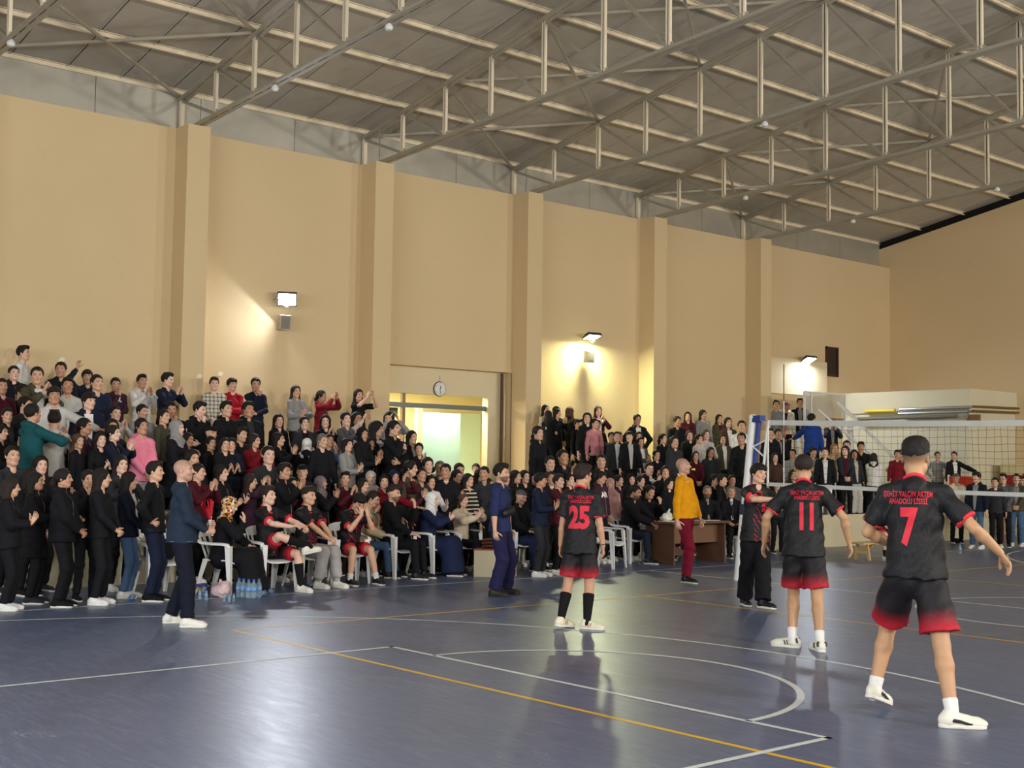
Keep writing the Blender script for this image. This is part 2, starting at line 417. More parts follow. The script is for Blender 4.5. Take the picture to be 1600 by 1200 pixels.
def top_mesh(name, po, kind='sweater', res=.013, sleeve='long', seed=0, hem=None, neckr=.062, fat=0.):
    pts = po.allpts(); lo = pts.min(0)-.2; hi = pts.max(0)+.2; lo[2] = po.P[2]-(.5 if kind in ('coat', 'dress') else .28); hi[2] = max(po.neck[2]+.14, po.elb[0][2]+.12, po.elb[1][2]+.12, po.wr[0][2]+.05, po.wr[1][2]+.05)
    F = Field(axis(lo[0], hi[0], res), axis(lo[1], hi[1], res), axis(lo[2], hi[2], res))
    th = {'sweater': .016, 'jersey': .017, 'puffer': .045, 'coat': .034, 'hoodie': .026, 'tee': .012, 'suit': .024, 'dress': .02}.get(kind, .018)
    hem = hem if hem is not None else {'coat': -.32, 'jersey': -.12, 'puffer': -.1, 'tee': -.06, 'suit': -.16, 'hoodie': -.08}.get(kind, -.07)
    gap = {'jersey': .018}.get(kind, .004)
    F.cap(po.P+po.Uv*hem, po.waist, .166+th+gap+(.02 if hem < -.25 else 0)+fat*.5, .134+th+gap+fat, .05, po.Fv, 1.2, clip=2)
    if fat: F.ell(po.waist+po.Fv*.07+po.Uv*.02, (.13, .11+fat, .15), .05, po.M)
    F.cap(po.waist, po.chest, .134+th+gap, .148+th, .04, po.Fv, 1.36); F.cap(po.chest, po.neck-po.Uv*.11, .14+th, .085+th*.6, .04, po.Fv, 1.35)
    a = .046+th*.75
    for i in (0, 1):
        F.cap(po.neck-po.Uv*.03, po.sh[i], .05+th*.5, .052+th*.5, .035)
        if sleeve == 'long':
            F.cap(po.sh[i], po.elb[i], a+.003, a, .03); u = nrm(po.wr[i]-po.elb[i])
            F.cap(po.elb[i], po.wr[i]-u*.012, a+.002, .031+th*.55, .016, clip=1)
        elif sleeve == 'rolled':
            F.cap(po.sh[i], po.elb[i], a+.004, a, .03); F.cap(po.elb[i], po.elb[i]*.75+po.wr[i]*.25, a, a-.003, .016, clip=1)
        else:
            F.cap(po.sh[i], po.sh[i]*.25+po.elb[i]*.75, .05+th*.7, .056+th, .03, clip=1)
    ca = nrm(po.Uv+po.Fv*.75); F.cap(po.neck-ca*.075, po.neck+ca*(-.012 if kind in ('jersey', 'tee', 'sweater') else .004), .064+th*.35, .06+th*.3, .02, clip=1)
    if kind in ('hoodie', 'puffer', 'coat'): F.ell(po.neck+po.Bv*.075+po.Uv*.0, (.1, .055, .055), .03, po.M)
    if kind == 'suit' or kind == 'coat': F.cap(po.neck+po.Uv*-.01, po.neck+po.Uv*.025+po.Bv*.01, .068, .064, .01, clip=1)
    F.ell(po.neck+po.Fv*.072-po.Uv*.012, (.046, .04, .05 if kind in ('jersey', 'tee', 'sweater') else .04), sub=True, M=po.M)
    F.wrinkle({'puffer': .007, 'coat': .005, 'jersey': .006}.get(kind, .005), .8 if kind == 'puffer' else 1., seed)
    V, Q = F.mesh(name); return np_mesh(name, V, Q)
def pants_mesh(name, po, kind='pants', res=.014, seed=0, wide=0., flare=0.):
    pts = np.array([po.P, *po.hip, *po.knee, *po.ank]); lo = pts.min(0)-.2; hi = pts.max(0)+.2
    F = Field(axis(lo[0], hi[0], res), axis(lo[1], hi[1], res), axis(max(lo[2], -.03), hi[2], res))
    F.cap(po.P-po.Uv*.04, po.P+po.Uv*.08, .138, .125, .03, po.Fv, 1.3, clip=1)
    for i in (0, 1):
        h, kn, an = po.hip[i], po.knee[i], po.ank[i]
        if kind == 'shorts':
            e = h*.18+kn*.82; F.cap(h, e, .08+wide*.5, .098+wide, .03, clip=1)
        else:
            F.cap(h, kn, .09+wide*.6, .066+wide, .03); u = nrm(an-kn)
            F.cap(kn, an-u*(.01 if kind != 'jogger' else .06), .068+wide, .057+wide+flare, .02, clip=1)
            if kind == 'jogger': F.cap(an-u*.09, an-u*.02, .052, .042, .015)
    if kind == 'dress':
        for i in (0, 1):
            F.cap(po.hip[i], po.knee[i], .13, .13, .1); F.cap(po.knee[i], po.ank[i]+[0, 0, -.02], .13, .17, .1, clip=1)
        F.cap((po.knee[0]+po.knee[1])/2, (po.ank[0]+po.ank[1])/2, .13, .17, .1, clip=1)
    F.wrinkle(.0045, .9, seed+3)
    V, Q = F.mesh(name); return np_mesh(name, V, Q)
def shoe_mesh(part='upper', res=.007):
    F = Field(axis(-.08, .08, res), axis(-.25, .14, res), axis(-.02, .16, res))
    if part == 'upper':
        F.ell((0, .03, .045), (.04, .055, .05), .03); F.cap((0, .02, .05), (0, -.14, .035), .04, .036, .03); F.ell((0, -.15, .03), (.046, .06, .03), .02)
        F.cap((0, .015, .06), (0, .01, .105), .042, .04, .02, clip=1); F.cap((0, -.02, .075), (0, -.08, .06), .02, .018, .02)
        F.ell((0, .012, .125), (.03, .034, .03), .01, sub=True)
    elif part == 'sole':
        F.cap((0, .045, .012), (0, -.155, .012), .04, .048, .01); F.cap((0, -.05, .012), (0, -.1, .012), .042, .046, .01)
    gx, gy, gz = F.grid((slice(None),)*3); F.F = np.maximum(F.F, np.broadcast_to(-gz+(.0 if part == 'sole' else .008), F.F.shape))
    if part == 'sole': F.F = np.maximum(F.F, np.broadcast_to(gz-.026, F.F.shape))
    V, Q = F.mesh('shoe'); return np_mesh('shoe_'+part, V, Q)
def hair_mesh(kind, res=.008, seed=0):
    """hair in head coordinates (origin = head centre, face -y)"""
    big = kind in ('long', 'curly', 'tied', 'hijab', 'hood'); lo = (-.17, -.15, -.42 if big else -.13); hi = (.17, .2, .17)
    if kind == 'bun': lo = (-.14, -.15, -.15); hi = (.14, .24, .2)
    F = Field(axis(lo[0], hi[0], res), axis(lo[1], hi[1], res), axis(lo[2], hi[2], res)); I = np.eye(3)
    gx, gy, gz = F.grid((slice(None),)*3); sh = F.F.shape; B = lambda a: np.broadcast_to(a, sh)
    def cutfront(hz, slope, z0):   # removes the face: keep where behind a plane through the hairline
        F.F = np.maximum(F.F, B(np.minimum(-(gy+.045+(gz-hz)*slope), -(gz-hz)*1.0)))
    if kind in ('short', 'quiff', 'crop', 'fade', 'fringe'):
        e = {'short': .014, 'quiff': .014, 'crop': .007, 'fade': .006, 'fringe': .018}[kind]
        F.ell((0, .018, .034), (.077+e, .094+e, .084+e), .02)
        if kind == 'quiff': F.ell((0, -.05, .105), (.06, .05, .03), .03); F.ell((0, .0, .11), (.065, .08, .025), .03)
        if kind == 'fade': F.ell((0, -.008, .084), (.077, .101, .053), .04); F.ell((0, -.045, .112), (.052, .055, .028), .03)
        if kind == 'fringe': F.ell((0, -.06, .075), (.066, .04, .035), .03)
        hz = {'short': .068, 'quiff': .072, 'crop': .068, 'fade': .075, 'fringe': .045}[kind]
        low = -.045 if kind != 'fade' else .03
        d1 = hz-gz-np.maximum(0, -.045-gy)*0      # below hairline in front
        # region kept: above a surface that is hz in front and drops to the nape behind the ears
        line = np.where(gy < -.055, hz, np.where(gy < .01, hz+(low+.03-hz)*np.clip((gy+.055)/.05, 0, 1), (low+.03)+(low-.02-(low+.03))*np.clip((gy-.01)/.06, 0, 1)))
        if kind == 'fade': line = np.where(gy < -.055, hz, hz+(.028-hz)*np.clip((gy+.055)/.07, 0, 1)-.03*np.clip((gy-.03)/.06, 0, 1))
        line = line+(.006*np.sin(gx*95+gy*40)+.005*np.sin(gy*88)); F.F = np.maximum(F.F, B(line-gz)*.8)
        F.F += .0035*np.sin(gx*150+3*np.sin(gz*60))*np.sin(gy*120+2*np.sin(gx*70+seed))
    elif kind in ('long', 'curly', 'tied', 'bun'):
        e = .017 if kind != 'curly' else .028
        F.ell((0, .02, .032), (.078+e, .094+e, .084+e), .02)
        if kind in ('long', 'curly'):
            wd = .062 if kind == 'long' else .085
            for sx in (1, -1):
                F.cap((sx*.06, .035, .02), (sx*.08, .05, -.2), .04, .042 if kind == 'long' else .07, .04)
                F.cap((sx*.085, .045, -.2), (sx*.09, -.0 if kind == 'long' else .03, -.33), .045, .03, .04)
            F.cap((0, .07, 0), (0, .1, -.3), wd, .06, .05, (0, 1, 0), 1.3)
        if kind == 'tied': F.cap((0, .1, .03), (0, .14, -.06), .03, .035, .03); F.cap((0, .14, -.06), (0, .12, -.26), .034, .02, .03)
        if kind == 'bun': F.ell((0, .1, .11), (.045, .045, .04), .015)
        hz = .072; back = np.where(gz < hz, 1., 0.)
        # open the face: everything in front of the ears below the hairline, narrowing at the parting
        face = np.maximum(np.abs(gx)-(.066-np.maximum(0, gz-.02)*.55), gy-(-.012))
        face = np.maximum(face, gz-(hz-np.abs(gx)*.35))
        F.F = np.maximum(F.F, B(-face))
        if kind in ('tied', 'bun'): F.F = np.maximum(F.F, B(np.where(gy < .02, -.02-gz+0*gy, -.065-gz) if kind == 'bun' else np.where(gy < .05, -.05-gz, -1.)))
        F.F += (.004 if kind == 'curly' else .0028)*np.sin(gx*120+2*np.sin(gz*25+seed))*np.sin(gy*110+2*np.sin(gz*(70 if kind == 'curly' else 12)))
    elif kind == 'hijab':
        F.ell((0, .02, .03), (.096, .115, .102), .02); F.ell((0, -.01, -.05), (.085, .092, .1), .03)
        F.cap((0, .03, -.1), (0, .02, -.2), .085, .13, .04, (0, 1, 0), 1.25); F.cap((-.1, 0, -.2), (.1, 0, -.2), .07, .07, .04); F.cap((0, -.02, -.16), (0, -.06, -.28), .07, .06, .04, (0, 1, 0), 1.6)
        q = np.sqrt((gx/.058)**2+((gz+.018)/.092)**2)-1; face = np.maximum(q*.06, gy+.03)
        F.F = np.maximum(F.F, B(-face)); F.F += .003*np.sin(gz*90+gx*50+2*np.sin(gy*40+gx*30))
    elif kind in ('cap', 'beanie'):
        F.ell((0, .015, .05), (.09, .106, .075), .02)
        hz = .045; F.F = np.maximum(F.F, B(hz-.2*gy-gz))
        if kind == 'cap': F.cap((-.03, -.1, .055), (.03, -.1, .055), .055, .055, .01, (0, 0, 1), 6)
    V, Q = F.mesh(kind); return np_mesh('hair_'+kind, V, Q)

def shoe_detail(kind):
    mb = MB()
    for sx in (1, -1):
        if kind == 'stripe': mb.tube([(sx*.041, .035, .045), (sx*.0445, -.0, .05), (sx*.045, -.04, .045), (sx*.046, -.08, .034), (sx*.044, -.11, .03)], [.012, .013, .011, .008, .004], 6, (.4, 1))
        if kind == 'bars':
            for k in range(3): mb.tube([(sx*.043, -.0-.025*k, .03), (sx*.036, -.018-.025*k, .07)], .0055, 5, (1, .6))
        if kind == 'heel': mb.tube([(sx*.03, .062, .05), (sx*.034, .055, .07), (sx*.03, .05, .095)], [.014, .016, .012], 6, (.5, 1.2))
    if kind == 'laces':
        for k in range(5): mb.tube([(-.02, -.028-.018*k, .088-.009*k), (0, -.026-.018*k, .098-.0095*k), (.02, -.032-.018*k, .088-.009*k)], .0035, 5)
    return mb.mesh('shoe_'+kind, True)
# ------------------------------------------------------------------ the hall
XW, YE, XR, YB = -10.1, 27.38, 18.7, -12.0     # left wall, end wall, right wall, wall behind the camera
WT = 7.88                                       # top of the masonry
PY = [3.93+4.147*k for k in range(-3, 5)]       # pilasters
RIDGE = 4.3
def wall_mat(name, rgb, rough=.8):
    mt = mat(name, rgb, rough, bump=.12, bscale=6, spec=.3)
    N, L = nodes_of(mt); b = N['Principled BSDF']; c = srgb(*rgb)
    tc = N.new('ShaderNodeTexCoord')
    n1 = N.new('ShaderNodeTexNoise'); n1.inputs['Scale'].default_value = .35; n1.inputs['Detail'].default_value = 5; L.new(tc.outputs['Object'], n1.inputs[0])
    n2 = N.new('ShaderNodeTexNoise'); n2.inputs['Scale'].default_value = 2.2; n2.inputs['Detail'].default_value = 8; n2.inputs['Roughness'].default_value = .7; L.new(tc.outputs['Object'], n2.inputs[0])
    a = mixc(N, L, n1.outputs[0], tuple([v*.9 for v in c[:3]]+[1]), tuple([min(1, v*1.08) for v in c[:3]]+[1]))
    r = N.new('ShaderNodeValToRGB'); r.color_ramp.elements[0].position = .62; r.color_ramp.elements[1].position = .78; L.new(n2.outputs[0], r.inputs[0])
    L.new(mixc(N, L, math_node(N, L, 'MULTIPLY', r.outputs[0], .35), a, tuple([v*.72 for v in c[:3]]+[1])), b.inputs['Base Color'])
    return mt
M_wall = wall_mat('wall_paint', (216, 192, 150)); M_wall2 = wall_mat('wall_paint_pale', (222, 206, 168))
M_conc = wall_mat('painted_concrete', (192, 182, 154)); M_front = wall_mat('tribune_front', (204, 194, 162)); M_step = wall_mat('tribune_concrete', (120, 114, 104))
M_steel = mat('truss_cream_paint', (232, 218, 190), .55, noise=.12, nscale=5, bump=.1, bscale=20)
M_steelg = mat('truss_grey_paint', (168, 160, 142), .5, noise=.15, nscale=3, bump=.1, bscale=20)
M_clad = mat('cladding_metal', (186, 182, 168), .45, metal=.5, noise=.25, nscale=1.3, bump=.5, bscale=1.2)
M_roof = mat('roof_sheet', (186, 180, 168), .5, metal=.15, noise=.14, nscale=.8, bump=.4, bscale=1.0)
M_dark = mat('dark_gap', (18, 16, 14), .9)
M_white = mat('white_plastic', (226, 226, 224), .35, noise=.05, nscale=6, bump=.05)
M_paintw = mat('white_paint', (224, 224, 220), .4, noise=.08, nscale=9)
def floor_mat():
    mt = bpy.data.materials.new('sports_floor'); mt.use_nodes = True; N, L = nodes_of(mt); b = N['Principled BSDF']
    tc = N.new('ShaderNodeTexCoord'); c = srgb(84, 96, 124)
    def noise(sc, det, rough=.5, scale=(1, 1, 1), rz=0):
        mp = N.new('ShaderNodeMapping'); mp.inputs['Scale'].default_value = scale; mp.inputs['Rotation'].default_value = (0, 0, rz); L.new(tc.outputs['Object'], mp.inputs[0])
        n = N.new('ShaderNodeTexNoise'); n.inputs['Scale'].default_value = sc; n.inputs['Detail'].default_value = det; n.inputs['Roughness'].default_value = rough
        L.new(mp.outputs[0], n.inputs[0]); return n.outputs[0]
    a = mixc(N, L, noise(.35, 4), tuple([v*.86 for v in c[:3]]+[1]), tuple([v*1.14 for v in c[:3]]+[1]))
    for rz in (.5, 1.9):
        s_ = noise(3, 8, .75, (1, 9, 1), rz); r = N.new('ShaderNodeValToRGB'); r.color_ramp.elements[0].position = .52; r.color_ramp.elements[1].position = .78; L.new(s_, r.inputs[0])
        a = mixc(N, L, math_node(N, L, 'MULTIPLY', r.outputs[0], .5), a, srgb(140, 148, 164))
    d = noise(1.1, 7, .65); r = N.new('ShaderNodeValToRGB'); r.color_ramp.elements[0].position = .55; r.color_ramp.elements[1].position = .75; L.new(d, r.inputs[0])
    a = mixc(N, L, math_node(N, L, 'MULTIPLY', r.outputs[0], .35), a, srgb(62, 68, 88))
    # long thin scuffs
    for k, (rz, sx) in enumerate(((.9, 11), (2.3, 13), (0.1, 16))):
        s_ = noise(1.0+.3*k, 2, .4, (1, sx, 1), rz); v = math_node(N, L, 'ABSOLUTE', math_node(N, L, 'SUBTRACT', s_, .5)); v = math_node(N, L, 'LESS_THAN', v, .0016)
        g = noise(.9, 2); g = math_node(N, L, 'GREATER_THAN', g, .6); a = mixc(N, L, math_node(N, L, 'MULTIPLY', math_node(N, L, 'MULTIPLY', v, g), .5), a, srgb(190, 195, 205))
    L.new(a, b.inputs['Base Color'])
    rr = noise(2.5, 8, .7, (1, 5, 1), .6)
    mr = N.new('ShaderNodeMapRange'); L.new(rr, mr.inputs[0]); mr.inputs[3].default_value = .24; mr.inputs[4].default_value = .46; L.new(mr.outputs[0], b.inputs['Roughness'])
    b.inputs['Specular IOR Level'].default_value = .55
    bp = N.new('ShaderNodeBump'); bp.inputs['Strength'].default_value = .07; bp.inputs['Distance'].default_value = .02; L.new(noise(5, 6, .6, (1, 3, 1), .6), bp.inputs['Height']); L.new(bp.outputs[0], b.inputs['Normal'])
    return mt
M_floor = floor_mat()
floor = MB().box((XW-4, YB-.2, -.15), (XR+.2, YE+.4, 0)).build('floor', M_floor); tag(floor, kind='structure')
M_lw = mat('court_line_white', (205, 208, 205), .45, noise=.18, nscale=7); M_ly = mat('court_line_yellow', (214, 170, 44), .45, noise=.16, nscale=7)
def line(pts, wd, mt, z=.0015):
    """flat painted strip along a polyline"""
    v = []; f = []
    for i, p in enumerate(pts):
        a = Vector(pts[max(i-1, 0)]); c = Vector(pts[min(i+1, len(pts)-1)]); d = (c-a).normalized(); n = Vector((-d.y, d.x))*wd/2; p = Vector(p)
        v += [(p.x+n.x, p.y+n.y, z), (p.x-n.x, p.y-n.y, z)]
    for i in range(len(pts)-1): f.append((2*i, 2*i+1, 2*i+3, 2*i+2))
    me = bpy.data.meshes.new('court_line'); me.from_pydata(v, [], f); return link('court_line', me, mt, floor)
def arc(cx, cy, r, a0, a1, n=48): return [(cx+r*math.cos(R(a0+(a1-a0)*i/n)), cy+r*math.sin(R(a0+(a1-a0)*i/n))) for i in range(n+1)]
XC = 4.3
for q in (((0, -.02), (0, 18)), ((9, -.02), (9, 18)), ((0, 0), (9, 0)), ((0, 6), (9, 6)), ((0, 12), (9, 12)), ((0, 18), (9, 18))): line(q, .05, M_ly, .001)
for q in (((-2.75, -5.2), (-2.75, 23.2)), ((11.4, -5.2), (11.4, 23.2)), ((-2.75, 9), (11.4, 9)), ((-2.75, -5.2), (11.4, -5.2)), ((-2.75, 23.2), (11.4, 23.2)),
          ((XC-2.425, -5.2), (XC-2.425, .68)), ((XC+2.425, -5.2), (XC+2.425, .68)), ((XC-2.45, .655), (XC+2.45, .655)),
          ((XC-2.425, 23.2), (XC-2.425, 17.4)), ((XC+2.425, 23.2), (XC+2.425, 17.4)), ((XC-2.45, 17.4), (XC+2.45, 17.4))): line(q, .052, M_lw, .0022)
line(arc(XC, .655, 1.775, 0, 180), .056, M_lw, .0022); line(arc(XC, 17.4, 1.775, 180, 360), .052, M_lw, .0022); line(arc(XC, 9, 1.8, 0, 360, 72), .052, M_lw, .0022)
line([(10.77, -5.2)]+arc(XC, -3.1, 6.45, 0, 180, 80)+[(-2.13, -5.2)], .052, M_lw, .0018)
line([(-2.13, 23.2)]+arc(XC, 21.1, 6.45, 180, 360, 80)+[(10.77, 23.2)], .052, M_lw, .0018)
# --- left wall, split round the doorway bay
wl = MB(); GY0, GY1 = PY[4]+.45, PY[5]       # bay with the doorway: 8.53 .. 12.22
wl.box((XW-.25, YB, 0), (XW, GY0, WT)); wl.box((XW-.25, GY1, 0), (XW, YE+.3, WT)); wl.box((XW-.25, GY0, 3.78), (XW, GY1, WT))
wall_left = wl.build('wall_left', M_wall); tag(wall_left, kind='structure')
DX = XW-.22
rc = MB(); rc.box((DX-.2, GY0-.2, 3.2), (DX, GY1, 3.9)); rc.box((DX-.2, 11.72, 0), (DX, GY1+.1, 3.2)); rc.box((DX-.2, GY0-.2, 0), (DX, GY0+.03, 3.2)); rc.build('recess_wall', M_wall2, wall_left)
for y in PY:
    MB().box((XW-.02, y, 0), (-9.6, y+.45, WT)).build('pilaster', M_wall, wall_left)
MB().tube([(XW-.1, 12.02, 0), (XW-.1, 12.02, 3.76)], .035, 8).build('drain_pipe', mat('brown_pipe', (74, 48, 34), .5), wall_left, smooth=True)
MB().tube([(XW-.12, 12.12, 0), (XW-.12, 12.12, 3.3)], .02, 8).build('conduit', M_wall2, wall_left, smooth=True)
# cladding panels above the masonry
yy = YB
while yy < YE:
    y2 = min(yy+2.0735, YE+.3)
    MB().box((-10.5, yy+.006, WT-.1), (-10.46, y2-.006, 8.66)).build('cladding_panel', M_clad, wall_left); yy = y2
MB().box((-10.56, YB, WT-.1), (-10.52, YE+.3, 8.7)).build('cladding_backing', M_dark, wall_left)
MB().box((-10.52, YB, WT-.12), (XW-.05, YE+.3, WT-.02)).build('wall_capping', M_conc, wall_left)
# corridor behind the doorway
M_cor = mat('corridor_paint', (240, 224, 178), .7, noise=.05, nscale=2); M_door = mat('pale_door', (206, 232, 214), .4, noise=.04)
cb = MB(); cb.box((-14.2, GY0-2.5, 0), (-14, GY1+2.5, 3.6)); cb.box((-14, GY0-2.6, 0), (DX-.2, GY0-2.5, 3.6)); cb.box((-14, GY1+2.5, 0), (DX-.2, GY1+2.6, 3.6)); cb.box((-14, GY0-2.5, 3.5), (DX-.2, GY1+2.5, 3.6))
wc = cb.build('wall_corridor', M_cor); tag(wc, kind='structure')
M_alu = mat('grey_aluminium', (112, 116, 110), .4, metal=.6)
MB().box((DX-.16, GY0, 2.9), (DX-.06, 11.75, 3.0)).build('transom_rail', M_alu, wall_left)
MB().box((DX-.16, 9.42, 0), (DX-.08, 9.5, 3.2)).build('door_post', mat('tan_frame', (150, 128, 84), .5), wall_left)
dr = MB().box((-13.95, 13.1, 0), (-13.9, 14.4, 3.0)).build('door_2', M_door); tag(dr, kind='structure')
dp = MB().box((DX-1.1, 10.62, 0), (DX-1.04, 11.75, 2.86)).build('door_1', M_door); tag(dp, kind='structure')
MB().box((DX-1.12, 10.5, 0), (DX-1.0, 10.64, 2.95)).build('door_frame', M_cor, dp)
MB().box((DX-1.12, 10.02, 0), (DX-1.02, 10.10, 2.75)).build('door_frame', mat('door_trim', (200, 160, 90), .5), dp)
MB().tube([(DX-1.0, 10.72, 1.75), (DX-.97, 10.72, 1.95)], .012, 6).build('door_handle', M_alu, dp)
es = MB().box((DX-.05, 9.0, 2.68), (DX-.02, 9.26, 2.88)).build('exit_sign', mat('sign_board', (58, 62, 38), .5)); tag(es, 'small dark green escape route sign hanging inside the lit doorway', 'sign')
link('lettering', text_mesh('\u2190 \u00c7IKI\u015e', .075), mat('sign_text', (190, 190, 120), .5), es, loc=(DX-.018, 9.13, 2.78), rot=(R(90), 0, R(90)))['kind'] = 'stuff'
area('corridor_lamp', (-12.2, 9.4, 3.4), (-12.2, 9.5, 0), .9, 420, (1, .9, .62), 3.5)
area('corridor_lamp', (-10.95, 11.2, 3.3), (-11.2, 11.3, 0), .25, 34, (.72, 1, .86), .6)
# --- end wall: rises with the roof
def roof_z(x): return 8.62+.186*(min(x, 2*RIDGE-x)+10.45)
ev = []; 
for x in (-10.5, RIDGE, 19.1): ev += [(x, YE, 0), (x, YE, roof_z(x)-.12), (x, YE+.3, 0), (x, YE+.3, roof_z(x)-.12)]
we = MB().add(ev, [(0, 4, 5, 1), (4, 8, 9, 5), (1, 5, 7, 3), (5, 9, 11, 7), (2, 3, 7, 6), (6, 7, 11, 10), (0, 1, 3, 2), (8, 10, 11, 9)]).build('wall_end', M_wall); tag(we, kind='structure')
for xa, xb in ((-10.5, RIDGE), (RIDGE, 19.1)): MB().add([(xa, YE+.12, roof_z(xa)-.2), (xb, YE+.12, roof_z(xb)-.2), (xb, YE+.12, roof_z(xb)+.3), (xa, YE+.12, roof_z(xa)+.3), (xa, YE+.16, roof_z(xa)-.2), (xb, YE+.16, roof_z(xb)-.2), (xb, YE+.16, roof_z(xb)+.3), (xa, YE+.16, roof_z(xa)+.3)], [(0, 1, 2, 3), (7, 6, 5, 4)]).build('shadow_gap_strip', M_dark, we)  # dark strip standing in for the shadow gap under the roof edge
MB().box((XR, YB, 0), (XR+.3, YE+.3, 8.6)).build('wall_right', M_wall)['kind'] = 'structure'
bv = []
for x in (-10.5, RIDGE, 19.1): bv += [(x, YB-.3, 0), (x, YB-.3, roof_z(x)), (x, YB, 0), (x, YB, roof_z(x))]
MB().add(bv, [(0, 4, 5, 1), (4, 8, 9, 5), (2, 3, 7, 6), (6, 7, 11, 10), (1, 5, 7, 3), (5, 9, 11, 7)]).build('wall_back', M_wall)['kind'] = 'structure'
# --- roof: ceiling > roof_panel, purlin, brace_rod
NX = [-10.45+1.475*i for i in range(11)]      # truss panel points up to the ridge
NX = [-10.45, -9.02, -7.6, -6.2, -4.72, -3.22, -1.75, -.25, 1.25, 2.77, RIDGE]; NX += [2*RIDGE-x for x in NX[-2::-1]]
def top_z(x): return 8.55+.186*(min(x, 2*RIDGE-x)+10.45)
def bot_z(x):
    t = min(x, 2*RIDGE-x); return 7.90+.052*(min(t, 1.3)+10.1)+.02*max(0, t-1.3)
ceil = MB().add([(-10.7, YB-.3, roof_z(-10.7)+.16), (RIDGE, YB-.3, roof_z(RIDGE)+.16), (RIDGE, YE+.3, roof_z(RIDGE)+.16), (-10.7, YE+.3, roof_z(-10.7)+.16), (19.3, YB-.3, roof_z(19.3)+.16), (19.3, YE+.3, roof_z(19.3)+.16)], [(0, 1, 2, 3), (1, 4, 5, 2)]).build('ceiling', M_dark); tag(ceil, kind='structure')
def roof_panel_mesh(side):
    mb = MB(); x0 = -10.6 if side < 0 else RIDGE; x1 = RIDGE if side < 0 else 19.2
    z0, z1 = roof_z(x0)+.12, roof_z(x1)+.12
    v = [(x0, .016, z0), (x1, .016, z1), (x1, .984, z1), (x0, .984, z0)]; v += [(a, b, c+.03) for a, b, c in v]
    mb.add(v, [(0, 1, 2, 3), (7, 6, 5, 4), (0, 4, 5, 1), (3, 2, 6, 7), (0, 3, 7, 4), (1, 5, 6, 2)])
    for yy_ in (.0,):   # folded seam
        mb.add([(x0, .955, z0-.014), (x1, .955, z1-.014), (x1, .984, z1-.014), (x0, .984, z0-.014), (x0, .955, z0+.01), (x1, .955, z1+.01), (x1, .984, z1+.01), (x0, .984, z0+.01)], [(0, 1, 2, 3), (0, 4, 5, 1), (3, 2, 6, 7)])
    return mb.mesh('roof_panel')
for side in (-1, 1):
    rm = roof_panel_mesh(side)
    for k in range(int(YE-YB)+1): link('roof_panel', rm, M_roof, ceil, loc=(0, YB+k*1.0, 0))
for i, x in enumerate(NX):
    z = roof_z(x)+.02
    b_ = MB(); b_.box((x-.035, YB, z), (x+.035, YE, z+.012)); b_.box((x-.035, YB, z), (x-.025, YE, z+.1)); b_.box((x-.035, YB, z+.09), (x+.035, YE, z+.1))
    b_.build('purlin', M_steel, ceil)
TY = [y+.24 for y in PY]
for k in range(len(TY)-1):
    if k % 2: continue
    for i in range(0, 20, 2):
        for (xa, xb) in ((NX[i], NX[i+2]), (NX[i+2], NX[i])):
            MB().bar((xa, TY[k], top_z(xa)+.03), (xb, TY[k+1], top_z(xb)+.03), .05, .05).build('brace_rod', M_steelg, ceil)
